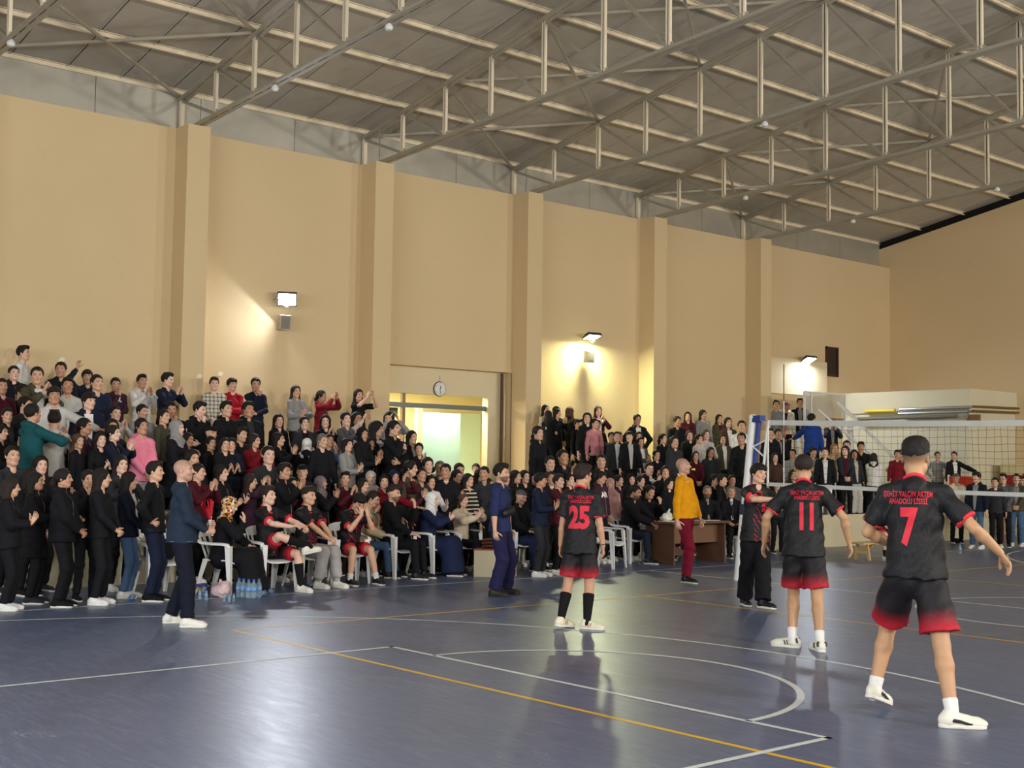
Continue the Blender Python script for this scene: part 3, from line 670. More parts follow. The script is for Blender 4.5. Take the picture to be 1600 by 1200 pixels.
# --- trusses
def angle2(mb, a, b, w_, gap, t=.006, side=(0, 1, 0)):
    """two steel angles back to back with a gap (seen as twin strips)"""
    for s_ in (-1, 1):
        mb.bar(a, b, t, w_, (0, 0, 1), off=(s_*gap, 0)); mb.bar(a, b, w_*.8, t, (0, 0, 1), off=(s_*(gap+w_*.4), -w_/2 if abs(Vector(b).z-Vector(a).z) < 3 else 0))
    return mb
def truss(y):
    t = empty('roof_truss', (-10.45, y, top_z(-10.45)))
    off = Vector((-10.45, y, top_z(-10.45)))
    P = lambda x, z, dy=0: Vector((x, y+dy, z))-off
    for (xa, xb) in ((-10.45, RIDGE), (RIDGE, 2*RIDGE+10.45)):
        mb = MB(); a, b = P(xa, top_z(xa)), P(xb, top_z(xb))
        for s_ in (-1, 1):
            mb.bar(a, b, .012, .1, off=(s_*.014, 0)); mb.bar(a, b, .085, .01, off=(s_*.058, -.045))
        for i in range(40): 
            q = a.lerp(b, (i+.5)/40); q2 = a.lerp(b, (i+.72)/40); mb.bar(q, q2, .05, .014, off=(0, -.04))
        mb.build('top_chord', M_steelg, t)
    xs = [-9.85]+NX[1:-1]+[2*RIDGE+9.85]
    mb = MB()
    pts = [-9.85, 1.3, RIDGE, 2*RIDGE-1.3, 2*RIDGE+9.85]
    for xa, xb in zip(pts[:-1], pts[1:]):
        a, b = P(xa, bot_z(xa)), P(xb, bot_z(xb))
        for s_ in (-1, 1): mb.bar(a, b, .012, .085, off=(s_*.02, 0)); mb.bar(a, b, .075, .01, off=(s_*.058, -.038))
        n = max(2, int((xb-xa)/.4))
        for i in range(n): mb.bar(a.lerp(b, (i+.2)/n), a.lerp(b, (i+.5)/n), .028, .014, off=(0, -.03))
    mb.build('bottom_chord', M_steelg, t)
    for xe in (-10.4, 2*RIDGE+10.4):
        m_ = MB(); m_.bar(P(xe, WT), P(xe, top_z(-10.4)), .08, .08, (1, 0, 0)); m_.build('post', M_steel, t)
    for i in range(1, 20):
        x = NX[i]; m_ = MB(); a, b = P(x, bot_z(x)+.0), P(x, top_z(x)-.02)
        for s_ in (-1, 1): m_.bar(a, b, .032, .05, (0, 1, 0), off=(s_*.03, 0))
        m_.build('vertical', M_steel, t); w_ = MB(); w_.bar(a, b, .026, .012, (0, 1, 0), off=(0, .0)); w_.build('gap_shade_strip', M_dark, t)  # dark strip imitates the shade between the two angles
        g = MB(); g.box(P(x-.09, bot_z(x)-.02, -.008), P(x+.09, bot_z(x)+.1, .008)); g.build('gusset', M_steelg, t)
    for i in range(0, 20):
        if i < 10: xa, xb = NX[i], NX[i+1]
        else: xa, xb = NX[i+1], NX[i]
        m_ = MB(); a, b = P(xa, top_z(xa)-.02), P(xb, bot_z(xb)+.02)
        for s_ in (-1, 1): m_.bar(a, b, .01, .055, off=(s_*.012, 0)); m_.bar(a, b, .04, .008, off=(s_*.03, .02))
        m_.build('diagonal', M_steelg, t)
    return t
def copy_tree(o, parent=None):
    c = o.copy(); COL.objects.link(c)
    if parent is not None: c.parent = parent
    for ch in list(o.children): copy_tree(ch, c)
    return c
TLAB = ['first roof truss, over the near end of the hall, behind the camera', 'second roof truss over the near end of the hall, behind the camera',
        'roof truss cut off by the top left corner', 'roof truss resting on the leftmost pilaster', 'roof truss resting on the pilaster left of the doorway',
        'roof truss resting on the pilaster right of the doorway with clock', 'roof truss over the second to last pilaster', 'farthest roof truss, on the last pilaster before the end wall']
t0_ = truss(TY[2])
for k, y in enumerate(TY):
    if k < 2: continue
    if k == 2: t = t0_
    else: t = copy_tree(t0_); t.location.y = y
    tag(t, TLAB[k], 'roof truss', 'steel roof trusses')
# small white globes under the bottom chords
def globe(x, y, lab):
    z = bot_z(x)-.045
    o = MB().lathe([(.0, -.1), (.05, -.088), (.066, -.05), (.05, -.01), (.028, 0), (.028, .03)], 14, (0, 0, 0)).build('globe_lamp', M_paintw, smooth=True, loc=(x, y, z)); tag(o, lab, 'ceiling lamp', 'small lamps under the trusses')
for (px, py, k, lab) in ((18, 45, 2, 'small round white lamp under the top left truss'), (430, 129, 3, 'small round white lamp nearest the wall on the leftmost pilaster truss'), (608, 30, 3, 'small round white lamp near the top edge, second on its truss'),
                    (1195, 197, 5, 'small round white lamp under the middle truss'), (1165, 310, 6, 'small white lamp on the fourth truss nearer the wall'), (1558, 300, 7, 'small white lamp on farthest truss near right edge'), (1333, 346, 7, 'small white lamp on farthest truss nearer the wall')):
    q = on_y(px, py, TY[k]); globe(q[0], TY[k], lab)
# --- tribune (stepped stand) in two blocks either side of the doorway bay
STEPS = [(-5.0, .58), (-6.3, .86), (-7.6, 1.15), (-8.9, 1.45)]
def tribune(y0, y1, idx):
    mb = MB(); xs = [s_[0] for s_ in STEPS]+[XW+.01]
    o = MB().box((-5.0, y0, 0), (XW+.01, y1, .58)).build('trim_%d' % idx, M_step); tag(o, kind='structure')
    MB().box((-5.02, y0, 0), (-4.93, y1, .7)).build('front_wall', M_front, o)
    for i in range(1, 4): MB().box((XW+.01, y0+.02, STEPS[i][1]-.34), (STEPS[i][0], y1-.02, STEPS[i][1])).build('step', M_step, o)
    MB().box((XW+.01, y0+.02, 1.45), (-9.42, y1-.02, 1.8)).build('wall_ledge', M_conc, o)
    for yy_ in (y0, y1-.1): MB().box((XW+.01, yy_, .7), (-7.6, yy_+.1, 1.5)).build('side_wall', M_conc, o) if 5 < yy_ < 14 else None
    if y1 > 15: MB().box((-6.3, 17.6, .57), (-5.0, y1-.02, .62)).build('platform_top', M_conc, o)
    return o
tribune(YB+2, GY0+.35, 1); tribune(GY1+.1, 23.2, 2)
# --- concrete booth in the far corner with pipes
BY, BX, BZ = 24.85, -6.1, 3.9
bo = MB().box((XW+.01, BY+.05, 0), (BX, YE-.01, 3.3)).build('corner_booth', wall_mat('booth_wall', (216, 208, 180))); tag(bo, kind='structure')
MB().box((XW+.01, BY, 3.3), (BX+.06, YE-.01, BZ)).build('parapet', wall_mat('booth_parapet', (214, 206, 176)), bo)
MB().box((BX+.3, YE-1.4, 0), (BX+2.6, YE-.01, 1.9)).build('low_block', wall_mat('cream', (214, 200, 150)), bo)
MB().box((BX+.04, BY-.12, 2.98), (BX+.34, BY+.06, 3.2)).build('junction_box', mat('brown_box', (122, 88, 40), .5), bo)
M_sil = mat('silver_pipe', (200, 204, 208), .25, metal=.9); M_yel = mat('yellow_pipe', (226, 200, 40), .4); M_brn = mat('copper_pipe', (130, 98, 50), .45, metal=.4)
def pipe(pts, r, mt, lab, nm='pipe', grp='pipes on the corner booth'):
    o = MB().tube(pts, r, 10).build(nm, mt, smooth=True); tag(o, lab, 'pipe', grp)
pipe([(-9.2, BY-.1, 3.36), (-8.25, BY-.1, 3.36)], .055, M_yel, 'short thick yellow gas pipe along the corner booth')
pipe([(-8.1, BY-.09, 3.38), (BX+.15, BY-.09, 3.4)], .045, M_sil, 'upper silver pipe under the booth parapet')
pipe([(-8.1, BY-.12, 3.26), (BX+.1, BY-.12, 3.28), (BX+.05, BY-.12, 3.12)], .055, M_sil, 'lower silver pipe, bending down at the booth corner')
pipe([(-9.4, BY-.2, 3.14), (BX-.2, BY-.2, 3.16)], .05, mat('grey_pipe', (110, 106, 92), .6), 'grey pipe running below the silver pipes')
pipe([(BX+.16, BY, 3.42), (BX+.16, YE-.1, 3.46)], .03, M_brn, 'upper brown pipe round the side of the booth')
pipe([(BX+.16, BY, 3.3), (BX+.16, YE-.1, 3.34)], .03, M_brn, 'lower brown pipe round the side of the booth')
MB().tube([(BX+1.2, YE-.12, 1.7), (BX+1.2, YE-.12, 3.1)], .035, 8).build('stand_pipe', mat('dark_grey_pipe', (96, 90, 76), .5), bo)
# --- whiteboard, window and flood lamps on the left wall
wb = MB().box((XW+.0, 21.1, 3.76), (XW+.12, 24.0, 4.75)).build('wall_board', wall_mat('board_white', (222, 204, 166))); tag(wb, 'wide white board on the wall under the farthest flood lamp', 'board')
wf = MB(); a, b, c_, d_ = 24.08, 24.67, 4.37, 5.23
for q in (((XW-.02, a, c_), (XW+.05, a+.05, d_)), ((XW-.02, b-.05, c_), (XW+.05, b, d_)), ((XW-.02, a, c_), (XW+.05, b, c_+.05)), ((XW-.02, a, d_-.05), (XW+.05, b, d_))): wf.box(*q)
w1 = wf.build('window_1', mat('red_brown_frame', (84, 34, 26), .5)); tag(w1, kind='structure')
MB().box((XW+.004, a+.04, c_+.04), (XW+.02, b-.04, d_-.04)).build('window_pane', mat('dark_glass', (34, 32, 32), .15, spec=.6, noise=.4, nscale=3), w1)
def flood(x, y, z, tilt, turn, lab, power, col):
    t = empty('flood_lamp', (x, y, z)); tag(t, lab, 'lamp', 'flood lamps on the left wall')
    h = MB(); h.box((-.03, -.19, -.14), (.03, .19, .14)); 
    for k in range(7): h.box((-.055, -.17+k*.052, -.12), (-.03, -.16+k*.052, .12))
    H = h.build('housing', mat('lamp_housing', (60, 66, 72), .4, metal=.5), t); H.rotation_euler = (0, tilt, turn)
    MB().box((.03, -.165, -.115), (.037, .165, .115)).build('lamp_glass', mat('lamp_glow_'+nm(col), (255, 255, 255), .2, emit=col, estr=60), H)
    MB().tube([(-.17+.0, -.2, -.02), (0, -.21, 0), (-.02, 0, -.16), (0, .21, 0), (-.17, .2, -.02)], .012, 6).build('bracket', M_alu, t)
    l = bpy.data.lights.new('flood_beam', 'AREA'); l.energy = power; l.shape = 'RECTANGLE'; l.size = .3; l.size_y = .2; l.color = tuple(srgb(*col)[:3])
    lo = bpy.data.objects.new('flood_beam', l); COL.objects.link(lo); lo.parent = H; lo.location = (.05, 0, 0); lo.rotation_euler = (0, R(-90), 0)
    return t
def nm(c): return '%d_%d_%d' % tuple(c)
flood(XW+.28, 6.21, 4.87, R(30), R(-30), 'brightest flood lamp, above grey speaker box in second wall bay', 95, (236, 244, 255))
flood(XW+.3, 14.45, 4.77, R(72), R(-6), 'flood lamp with yellow green glow, right of the doorway', 150, (246, 255, 205))
flood(XW+.3, 22.9, 4.77, R(66), R(-10), 'farthest flood lamp, above the white board', 85, (232, 242, 255))
def speaker(y, z, lab, rz):
    t = MB().box((-.09, -.1, -.14), (.09, .1, .14)).build('wall_speaker', mat('speaker_grey', (168, 160, 146), .6), loc=(XW+.2, y, z), rot=(0, R(8), rz)); tag(t, lab, 'speaker', 'speaker boxes below the flood lamps')
    MB().box((.09, -.085, -.125), (.096, .085, .125)).build('grille', mat('speaker_grille', (140, 132, 120), .8, bump=1, bscale=400), t)
    MB().box((-.13, -.02, -.04), (-.08, .02, .04)).build('wall_bracket', M_alu, t)
speaker(6.22, 4.42, 'grey box speaker under the brightest flood lamp', R(-20)); speaker(14.46, 4.28, 'grey box speaker under the green-tinged flood lamp', R(-12))
# wall clock
q = on_x(686, 608, DX); ck = empty('wall_clock', (DX+.02, q[1], q[2])); tag(ck, 'round white wall clock with a dark rim above the doorway', 'clock')
c1 = MB().lathe([(.0, 0), (.15, 0), (.15, .02), (.0, .02)], 28).build('dial', M_paintw, ck, smooth=True); c1.rotation_euler = (0, R(90), 0)
c2 = MB().tube([(0, .155*math.cos(i*math.pi/16), .155*math.sin(i*math.pi/16)) for i in range(32)], .014, 6, closed=True).build('rim', mat('clock_rim', (92, 66, 60), .5), ck, smooth=True)
hb = MB(); hb.bar((.026, 0, 0), (.026, .005, -.11), .01, .003, (1, 0, 0)); hb.bar((.026, 0, 0), (.026, .02, .07), .013, .003, (1, 0, 0)); hb.build('hands', M_dark, ck)
for k in range(12):
    s_, c_ = math.sin(k*math.pi/6), math.cos(k*math.pi/6); link('numeral', text_mesh(str(k or 12), .036), M_dark, ck, loc=(.023, s_*.12, c_*.12), rot=(R(90), 0, R(90)))
MB().bar((.0, 0, .15), (0, 0, .3), .004, .004).build('cord', M_dark, ck)
# paper scraps on the left wall
for i, (px, py, lab) in enumerate(((96, 562, 'small torn white paper scrap on the wall at far left'), (311, 588, 'torn white paper stuck to the first pilaster'), (344, 584, 'torn white paper right of the first pilaster'))):
    q = on_x(px, py, XW+.006 if i != 1 else -9.594); sc_ = MB().add([(0, -.06, -.03), (0, .03, -.05), (0, .07, .02), (0, .0, .05), (0, -.03, .02)], [(0, 1, 2, 3, 4)]).build('paper_scrap', mat('paper', (236, 226, 196), .8), loc=tuple(q)); tag(sc_, lab, 'paper')
# ------------------------------------------------------------------ volleyball net, posts, antenna
def post(x, y, lab, tilt):
    t = empty('net_post', (x, y, 0)); tag(t, lab, 'net post', 'volleyball net posts')
    top = Vector((tilt, 0, 2.5))
    MB().tube([(0, 0, 0), (tilt*.42, 0, 1.05)], .062, 16).build('lower_tube', M_paintw, t, smooth=True)
    MB().tube([(tilt*.4, 0, 1.0), (tilt*.48, 0, 1.16)], .07, 16).build('clamp_collar', mat('navy_band', (30, 36, 66), .6, bump=.5, bscale=80), t, smooth=True)
    MB().tube([(tilt*.46, 0, 1.12), (tilt*.99, 0, 2.46)], .056, 16).build('upper_tube', M_paintw, t, smooth=True)
    bl = mat('blue_paint', (34, 56, 128), .45, noise=.15, nscale=6)
    MB().tube([(tilt*.47+.09, .03, 1.1), (tilt+.09, .03, 2.42)], .036, 12).build('blue_tube', bl, t, smooth=True)
    MB().box((tilt-.02, -.05, 2.4), (tilt+.17, .08, 2.5)).build('blue_bracket', bl, t)
    MB().lathe([(.0, 0), (.062, 0), (.062, .03), (.045, .055), (0, .06)], 14, (tilt, 0, 2.46)).build('cap', M_paintw, t, smooth=True)
    s_ = 1 if tilt > 0 else -1
    MB().tube([(tilt+.3*s_, 0, 2.42), (tilt+.26*s_, 0, 2.2), (tilt+.2*s_, 0, 1.7)], .022, 10).build('side_rod', M_paintw, t, smooth=True)
    for a, b in (((tilt*.86, 0, 2.06), (tilt+.235*s_, 0, 1.86)), ((tilt*.93, 0, 2.02), (tilt+.25*s_, 0, 2.13)), ((tilt*.75, 0, 1.62), (tilt+.2*s_, 0, 1.66))):
        MB().tube([a, b], .013, 8).build('strut', M_paintw, t, smooth=True)
    MB().lathe([(.0, 0), (.05, 0), (.05, .02), (.0, .02)], 12, (0, 0, .002)).build('floor_plate', M_alu, t)
NY = 8.92
post(-.82, NY, 'white and blue volleyball net post beside the seated men in suits', .29); post(9.8, NY, 'net post at the far side of the court, out of frame', -.29)
net = empty('volleyball_net', (4.5, NY, 0)); tag(net, 'white-taped volleyball net stretched across the court', 'volleyball net')
def sag(x): return -.07*(1-((x-4.5)/4.75)**2)
xs = [-.25+9.5*i/60 for i in range(61)]
def tape(z0, h, nm_):
    v = []; f = []
    for x in xs:
        z = z0+sag(x)*(1 if z0 > 2 else .7)
        for dy in (-.006, .006):
            v += [(x-4.5, dy, z-h/2), (x-4.5, dy, z+h/2)]
    for i in range(60):
        a = i*4; b = a+4; f += [(a, b, b+1, a+1), (a+2, a+3, b+3, b+2), (a+1, b+1, b+3, a+3), (a, a+2, b+2, b)]
    MB().add(v, f).build(nm_, mat('net_tape', (196, 198, 192), .8, noise=.12, nscale=5, bump=.4, bscale=60), net)
tape(2.39, .075, 'top_tape'); tape(1.47, .055, 'bottom_tape')
mb = MB(); n_ = 95
for i in range(n_+1):
    x = -.25+i*.1; pz = [(x-4.5+.012*math.sin(i*1.7+j), .004*math.sin(i+j), 1.47+sag(x)*.7+(2.39-1.47+sag(x)*.3)*j/4) for j in range(5)]; mb.tube(pz, .0022, 3)
for j in range(1, 10):
    z0 = 1.47+(2.39-1.47)*j/10; mb.tube([(x-4.5, 0, z0+sag(x)*(.7+.03*j)+.006*math.sin(x*9+j)) for x in xs], .0022, 3)
tag(mb.build('netting', mat('net_cord', (26, 24, 22), .8), net), kind='stuff')
for x in (-.25, 9.25): MB().box((x-4.5-.012, -.012, 1.44), (x-4.5+.012, .012, 2.38)).build('side_tape', M_paintw, net)
for s_, x in ((-1, -.25), (1, 9.25)):
    MB().tube([(x-4.5, 0, 2.39), (x-4.5+s_*.27, 0, 2.44)], .004, 5).build('rope', M_paintw, net); MB().tube([(x-4.5, 0, 1.47), (x-4.5+s_*.4, 0, 1.5)], .004, 5).build('rope', M_paintw, net)
for x, lab in ((0.06, 'thin red and white antenna standing up from the net near its post'), ):
    t = empty('net_antenna', (x, NY-.02, 1.43)); tag(t, lab, 'antenna')
    for k in range(10):
        MB().tube([(0, 0, .182*k), (0, 0, .182*(k+1)-.002)], .0075, 8).build('band', M_paintw if (k in (0, 1, 2, 3, 5) or k == 6) else mat('antenna_red', (190, 60, 40), .4) if k in (4,) else mat('antenna_dark', (70, 50, 40), .5), t)
    MB().box((-.02, -.004, 0), (.02, .02, 1.0)).build('pocket_strap', mat('strap_grey', (150, 150, 146), .8), t) if x > 5 else None
# ------------------------------------------------------------------ furniture
def leg_L(mb, top, bot, w0, w1, dx, dy):
    """tapering L-profile leg"""
    for (ax, ay) in ((dx, 0), (0, dy)):
        v = []
        for p, w_ in ((Vector(top), w0), (Vector(bot), w1)):
            q = p+Vector((ax*w_, ay*w_, 0)); t = Vector((dy, dx, 0)).normalized()*0
            th = Vector((0, dy*.006, 0)) if ax else Vector((dx*.006, 0, 0))
            v += [p, q, q+th, p+th]
        mb.add(v, [(0, 1, 5, 4), (1, 2, 6, 5), (2, 3, 7, 6), (3, 0, 4, 7), (0, 3, 2, 1), (4, 5, 6, 7)])
CH = {}
def chair_meshes():
    if CH: return CH
    n = 9; v = []; f = []
    for z_ in (0, -.018):
        for i in range(n):
            for j in range(n):
                x = -.2+.4*i/(n-1); y = -.22+.44*j/(n-1); e = (abs(x)/.2)**4*.018; r_ = (max(0, -y-.14)/.08)**2*.025
                v.append((x*(1-.06*(y+.22)/.44), y, .43+e-r_-.02*math.cos(x*5)+z_+.005))
    for i in range(n-1):
        for j in range(n-1):
            a = i*n+j; f += [(a, a+n, a+n+1, a+1), tuple(q+n*n for q in (a, a+1, a+n+1, a+n))]
    for i in range(n-1):
        for (a, b) in (((i)*n, (i+1)*n), ((i+1)*n+n-1, i*n+n-1), (i+1, i), (n*(n-1)+i, n*(n-1)+i+1)): f.append((b, a, a+n*n, b+n*n))
    CH['seat'] = MB().add(v, f).mesh('seat', True)
    bk = MB()
    def bp(t, z): # back surface point
        x = (.2+.03*(z-.43)/.4)*math.sin(t*1.1)/math.sin(1.1); return (x, .2+.16*(z-.43)/.4-.06*(x/.22)**2, z)
    for t0, t1, z0, z1 in [(-.95, -.75, .43, .74), (-.55, -.38, .43, .76), (-.1, .1, .43, .77), (.38, .55, .43, .76), (.75, .95, .43, .74)]+[(-1, 1, .72, .80), (-1, 1, .43, .49)]:
        a = 10 if t1-t0 > 1 else 2; vv = []; ff = []
        for zz in range(5):
            for i in range(a+1):
                t = t0+(t1-t0)*i/a; z = z0+(z1-z0)*zz/4; 
                if t1-t0 > 1 and z0 > .6: z += .045*(1-t*t)*(zz/4)
                x, y, z = bp(t, z); vv += [(x, y, z), (x, y+.009, z)]
        w_ = a+1
        for zz in range(4):
            for i in range(a):
                p = (zz*w_+i)*2; q = p+2; r_ = p+2*w_; s_ = r_+2; ff += [(p, q, s_, r_), (p+1, r_+1, s_+1, q+1)]
                if i == 0: ff.append((p, r_, r_+1, p+1))
                if i == a-1: ff.append((q, q+1, s_+1, s_))
                if zz == 3: ff.append((r_, s_, s_+1, r_+1))
                if zz == 0: ff.append((p, p+1, q+1, q))
        bk.add(vv, ff)
    CH['backrest'] = bk.mesh('backrest', True)
    for s_ in (1, -1):
        CH['armrest%d' % s_] = MB().tube([(s_*.215, .33, .74), (s_*.245, .3, .70), (s_*.262, .2, .655), (s_*.265, .05, .645), (s_*.262, -.1, .645), (s_*.252, -.17, .635), (s_*.245, -.195, .60)], [.022, .026, .03, .032, .032, .03, .024], 8, (1.0, .42)).mesh('armrest', True)
        m_ = MB(); leg_L(m_, (s_*.252, -.2, .62), (s_*.265, -.235, 0), .075, .04, -s_, 1); CH['legf%d' % s_] = m_.mesh('leg')
        m_ = MB(); leg_L(m_, (s_*.212, .2, .45), (s_*.235, .31, 0), .075, .04, -s_, -1); CH['legb%d' % s_] = m_.mesh('leg')
    return CH
def chair(x, y, rz, lab):
    t = empty('plastic_chair', (x, y, 0), rz); tag(t, lab, 'chair', 'white plastic armchairs'); c = chair_meshes()
    for k, nm_ in (('seat', 'seat'), ('backrest', 'backrest'), ('armrest1', 'armrest'), ('armrest-1', 'armrest'), ('legf1', 'leg'), ('legf-1', 'leg'), ('legb1', 'leg'), ('legb-1', 'leg')): link(nm_, c[k], M_white, t)
    return t
# scorer's table
M_wood = mat('brown_laminate', (92, 64, 46), .45, noise=.25, nscale=3, stretch=(1, 1, 12), bump=.1, bscale=40)
tb = empty('scorer_table', (-3.6, 10.85, 0)); tag(tb, 'brown laminate office table with papers, behind the yellow-sweatered referee', 'table')
MB().box((-.4, -.78, .71), (.4, .78, .745)).build('table_top', M_wood, tb)
for y in (-.68, .66): MB().box((-.34, y, 0), (.34, y+.03, .71)).build('side_panel', M_wood, tb)
MB().box((.16, -.65, .36), (.18, .66, .71)).build('modesty_panel', mat('brown_laminate_light', (112, 80, 56), .45, noise=.2, nscale=3, stretch=(1, 10, 1)), tb)
MB().box((-.33, -.64, .1), (-.31, .65, .4)).build('back_rail', M_wood, tb)
M_paper = mat('white_paper', (232, 230, 220), .7)
for i, (dx, dy, r_, lab) in enumerate(((.1, -.5, .2, 'yellowish sheaf of papers on the near end of the table'), (.12, .3, -.1, 'white papers on the table before the bearded official'), (.16, .52, .3, 'white paper at the far end of the table'))):
    o = MB().box((-.105, -.15, 0), (.105, .15, .006)).build('paper_sheet', M_paper if i else mat('cream_paper', (226, 222, 180), .7), loc=(-3.6+dx, 10.85+dy, .747), rot=(0, 0, r_)); tag(o, lab, 'paper')
cup = MB().lathe([(.0, 0), (.03, 0), (.04, .1), (.036, .1), (.028, .005), (0, .005)], 14).build('plastic_cup', M_white, smooth=True, loc=(-3.4, 10.52, .747)); tag(cup, 'white plastic cup on the table beside the referee', 'cup')
F = Field(axis(-.16, .16, .01), axis(-.16, .16, .01), axis(-.01, .26, .01)); F.ell((0, 0, .07), (.08, .11, .075), .03); F.ell((.01, .05, .1), (.05, .06, .06), .03); F.cap((0, .03, .12), (0, .06, .2), .03, .012, .03); F.wrinkle(.009, 1.6, 2); V, Q = F.mesh('b')
bg = link('plastic_bag', np_mesh('plastic_bag', V, Q), mat('bag_white', (214, 214, 204), .35, noise=.2, nscale=12, bump=1, bscale=18), loc=(-3.55, 10.3, .747)); tag(bg, 'white plastic bag on the near end of the table', 'bag')
# beige box seat with red lid, cushion on it
q = on_z(772, 902); bx = empty('box_seat', (q[0]-.12, q[1]+.12, 0), R(39)); tag(bx, 'beige box seat with a red edge, behind the man in navy', 'box')
MB().box((-.3, -.16, 0), (.3, .18, .4)).build('body', wall_mat('box_beige', (190, 178, 148)), bx); MB().box((-.31, -.17, .4), (.31, .19, .42)).build('lid', mat('red_lid', (140, 50, 36), .5), bx)
MB().box((.2, -.165, 0), (.26, -.155, .4)).build('trim_strip', M_paintw, bx)
cu = empty('folded_cloth', (bx.location.x, bx.location.y, .42), R(39)); tag(cu, 'folded brown cloth stack lying on the beige box seat', 'cloth')
M_bc = mat('brown_cloth', (104, 62, 40), .9, bump=.6, bscale=30, noise=.3, nscale=8)
for k in range(3): MB().tube([(-.2, 0, .035+.045*k), (-.06, 0, .04+.05*k), (-.0+.02*k, .0, .035+.045*k)], [.03, .036, .028], 8, (3.4, .7)).build('fold', M_bc, cu, smooth=True)
# wooden bench with bottle
M_pine = mat('pine_wood', (204, 168, 104), .5, noise=.25, nscale=4, stretch=(1, 12, 1), bump=.1)
q = on_z(1350, 876); wbn = empty('wooden_bench', (q[0]-.1, q[1]+.65, 0)); tag(wbn, 'low pine wood bench behind the players numbered 11 and 7', 'bench')
for i in range(2): MB().box((-.16+.17*i, -.75, .3), (-.01+.17*i, .75, .335)).build('seat_plank', M_pine, wbn)
for y in (-.55, .55):
    for s_ in (-1, 1): MB().bar((s_*.1, y, .3), (s_*.15, y, 0), .05, .04, (0, 1, 0)).build('leg', M_pine, wbn)
    MB().bar((0, y, .12), (0, y*.3, .3), .04, .03).build('brace', M_pine, wbn); MB().bar((-.12, y, .15), (.12, y, .15), .03, .05).build('crossbar', M_pine, wbn)
# ------------------------------------------------------------------ drinks, bags, ball
M_pet = mat('clear_bottle', (200, 224, 238), .12, trans=.75, spec=.6, ior=1.2); M_cap = mat('blue_cap', (46, 98, 190), .4); M_lbl = mat('pale_blue_label', (110, 160, 210), .5, noise=.3, nscale=40)
bmesh_body = MB().lathe([(.0, 0), (.026, 0), (.032, .01), (.032, .06), (.029, .07), (.032, .08), (.032, .13), (.026, .155), (.013, .18), (.013, .192), (0, .192)], 12).mesh('bottle', True)
bmesh_cap = MB().lathe([(.0, 0), (.015, 0), (.015, .016), (0, .016)], 10, (0, 0, .19)).mesh('cap'); bmesh_lab = MB().lathe([(.0325, 0), (.033, .001), (.033, .034), (.0325, .035)], 12, (0, 0, .085)).mesh('label', True)
def bottle(p, lab, s_=1., lying=0, grp='small water bottles on the floor'):
    o = link('water_bottle', bmesh_body, M_pet, loc=(p[0], p[1], .033*s_ if lying else .0), rot=(R(90) if lying else 0, 0, lying)); o.scale = (s_,)*3
    link('cap', bmesh_cap, M_cap, o); link('label', bmesh_lab, M_lbl, o); tag(o, lab, 'bottle', grp); return o
for i, (px, py) in enumerate(((297, 934), (302, 941), (312, 936), (322, 938), (331, 932), (318, 931), (307, 927))): bottle(on_z(px, py), 'small clear water bottle in the cluster beside the volleyball', .62, 0, 'bottles by the volleyball')
for i, (px, py) in enumerate(((350, 940), (358, 941), (365, 940))): bottle(on_z(px, py), 'small clear water bottle in front of the pink-filled bag', .5, 0, 'bottles before the pink bag')
for i, (px, py) in enumerate(((373, 933), (380, 934), (388, 935), (396, 935), (404, 934), (376, 925), (385, 926), (393, 927), (401, 926), (381, 918), (390, 918), (398, 919))): bottle(on_z(px, py), 'water bottle in the shrink-wrapped pack at the crossed-leg player chair', 1.15, 0, 'bottles in the wrapped pack')
bottle(on_z(414, 930), 'water bottle lying under the crossed-leg player chair', 1, .6); bottle(on_z(421, 927), 'second water bottle lying under the crossed-leg player chair', 1, 1.2); bottle(on_z(497, 916), 'water bottle lying between the seated players feet', 1, .3)
bottle(on_z(209, 936), 'crushed blue-capped bottle on the floor left of the front chair', 1, .9); bottle(on_z(576, 903), 'water bottle on the floor beside the jeans of the seated figure', 1)
bottle(on_z(1352, 850), 'clear bottle standing near the pine bench', 1.2); bottle(on_z(1500, 865), 'small bottle on the floor near the right-hand standing boys', 1)
q = on_z(345, 933); F = Field(axis(-.2, .2, .012), axis(-.2, .2, .012), axis(-.02, .25, .012))
F.ell((0, 0, .08), (.14, .12, .09), .04); F.ell((.06, .03, .13), (.07, .07, .07), .04); F.cap((0, 0, .15), (-.02, 0, .22), .03, .015, .03); F.wrinkle(.008, 1.3, 5); V, Q = F.mesh('b')
pb = link('plastic_bag', np_mesh('plastic_bag', V, Q), mat('bag_pink', (204, 176, 176), .3, noise=.35, nscale=9, bump=1, bscale=25), loc=(q[0], q[1], 0)); tag(pb, 'clear plastic bag with reddish contents on the floor by the ball', 'bag')
q = on_z(316, 928); vb = empty('volleyball', (q[0]-.1, q[1], .11)); tag(vb, 'yellow and blue volleyball on the floor behind the bald coach', 'ball')
M_by, M_bb, M_bw = mat('ball_yellow', (226, 178, 40), .45), mat('ball_blue', (44, 60, 130), .45), mat('ball_white', (220, 216, 204), .45)
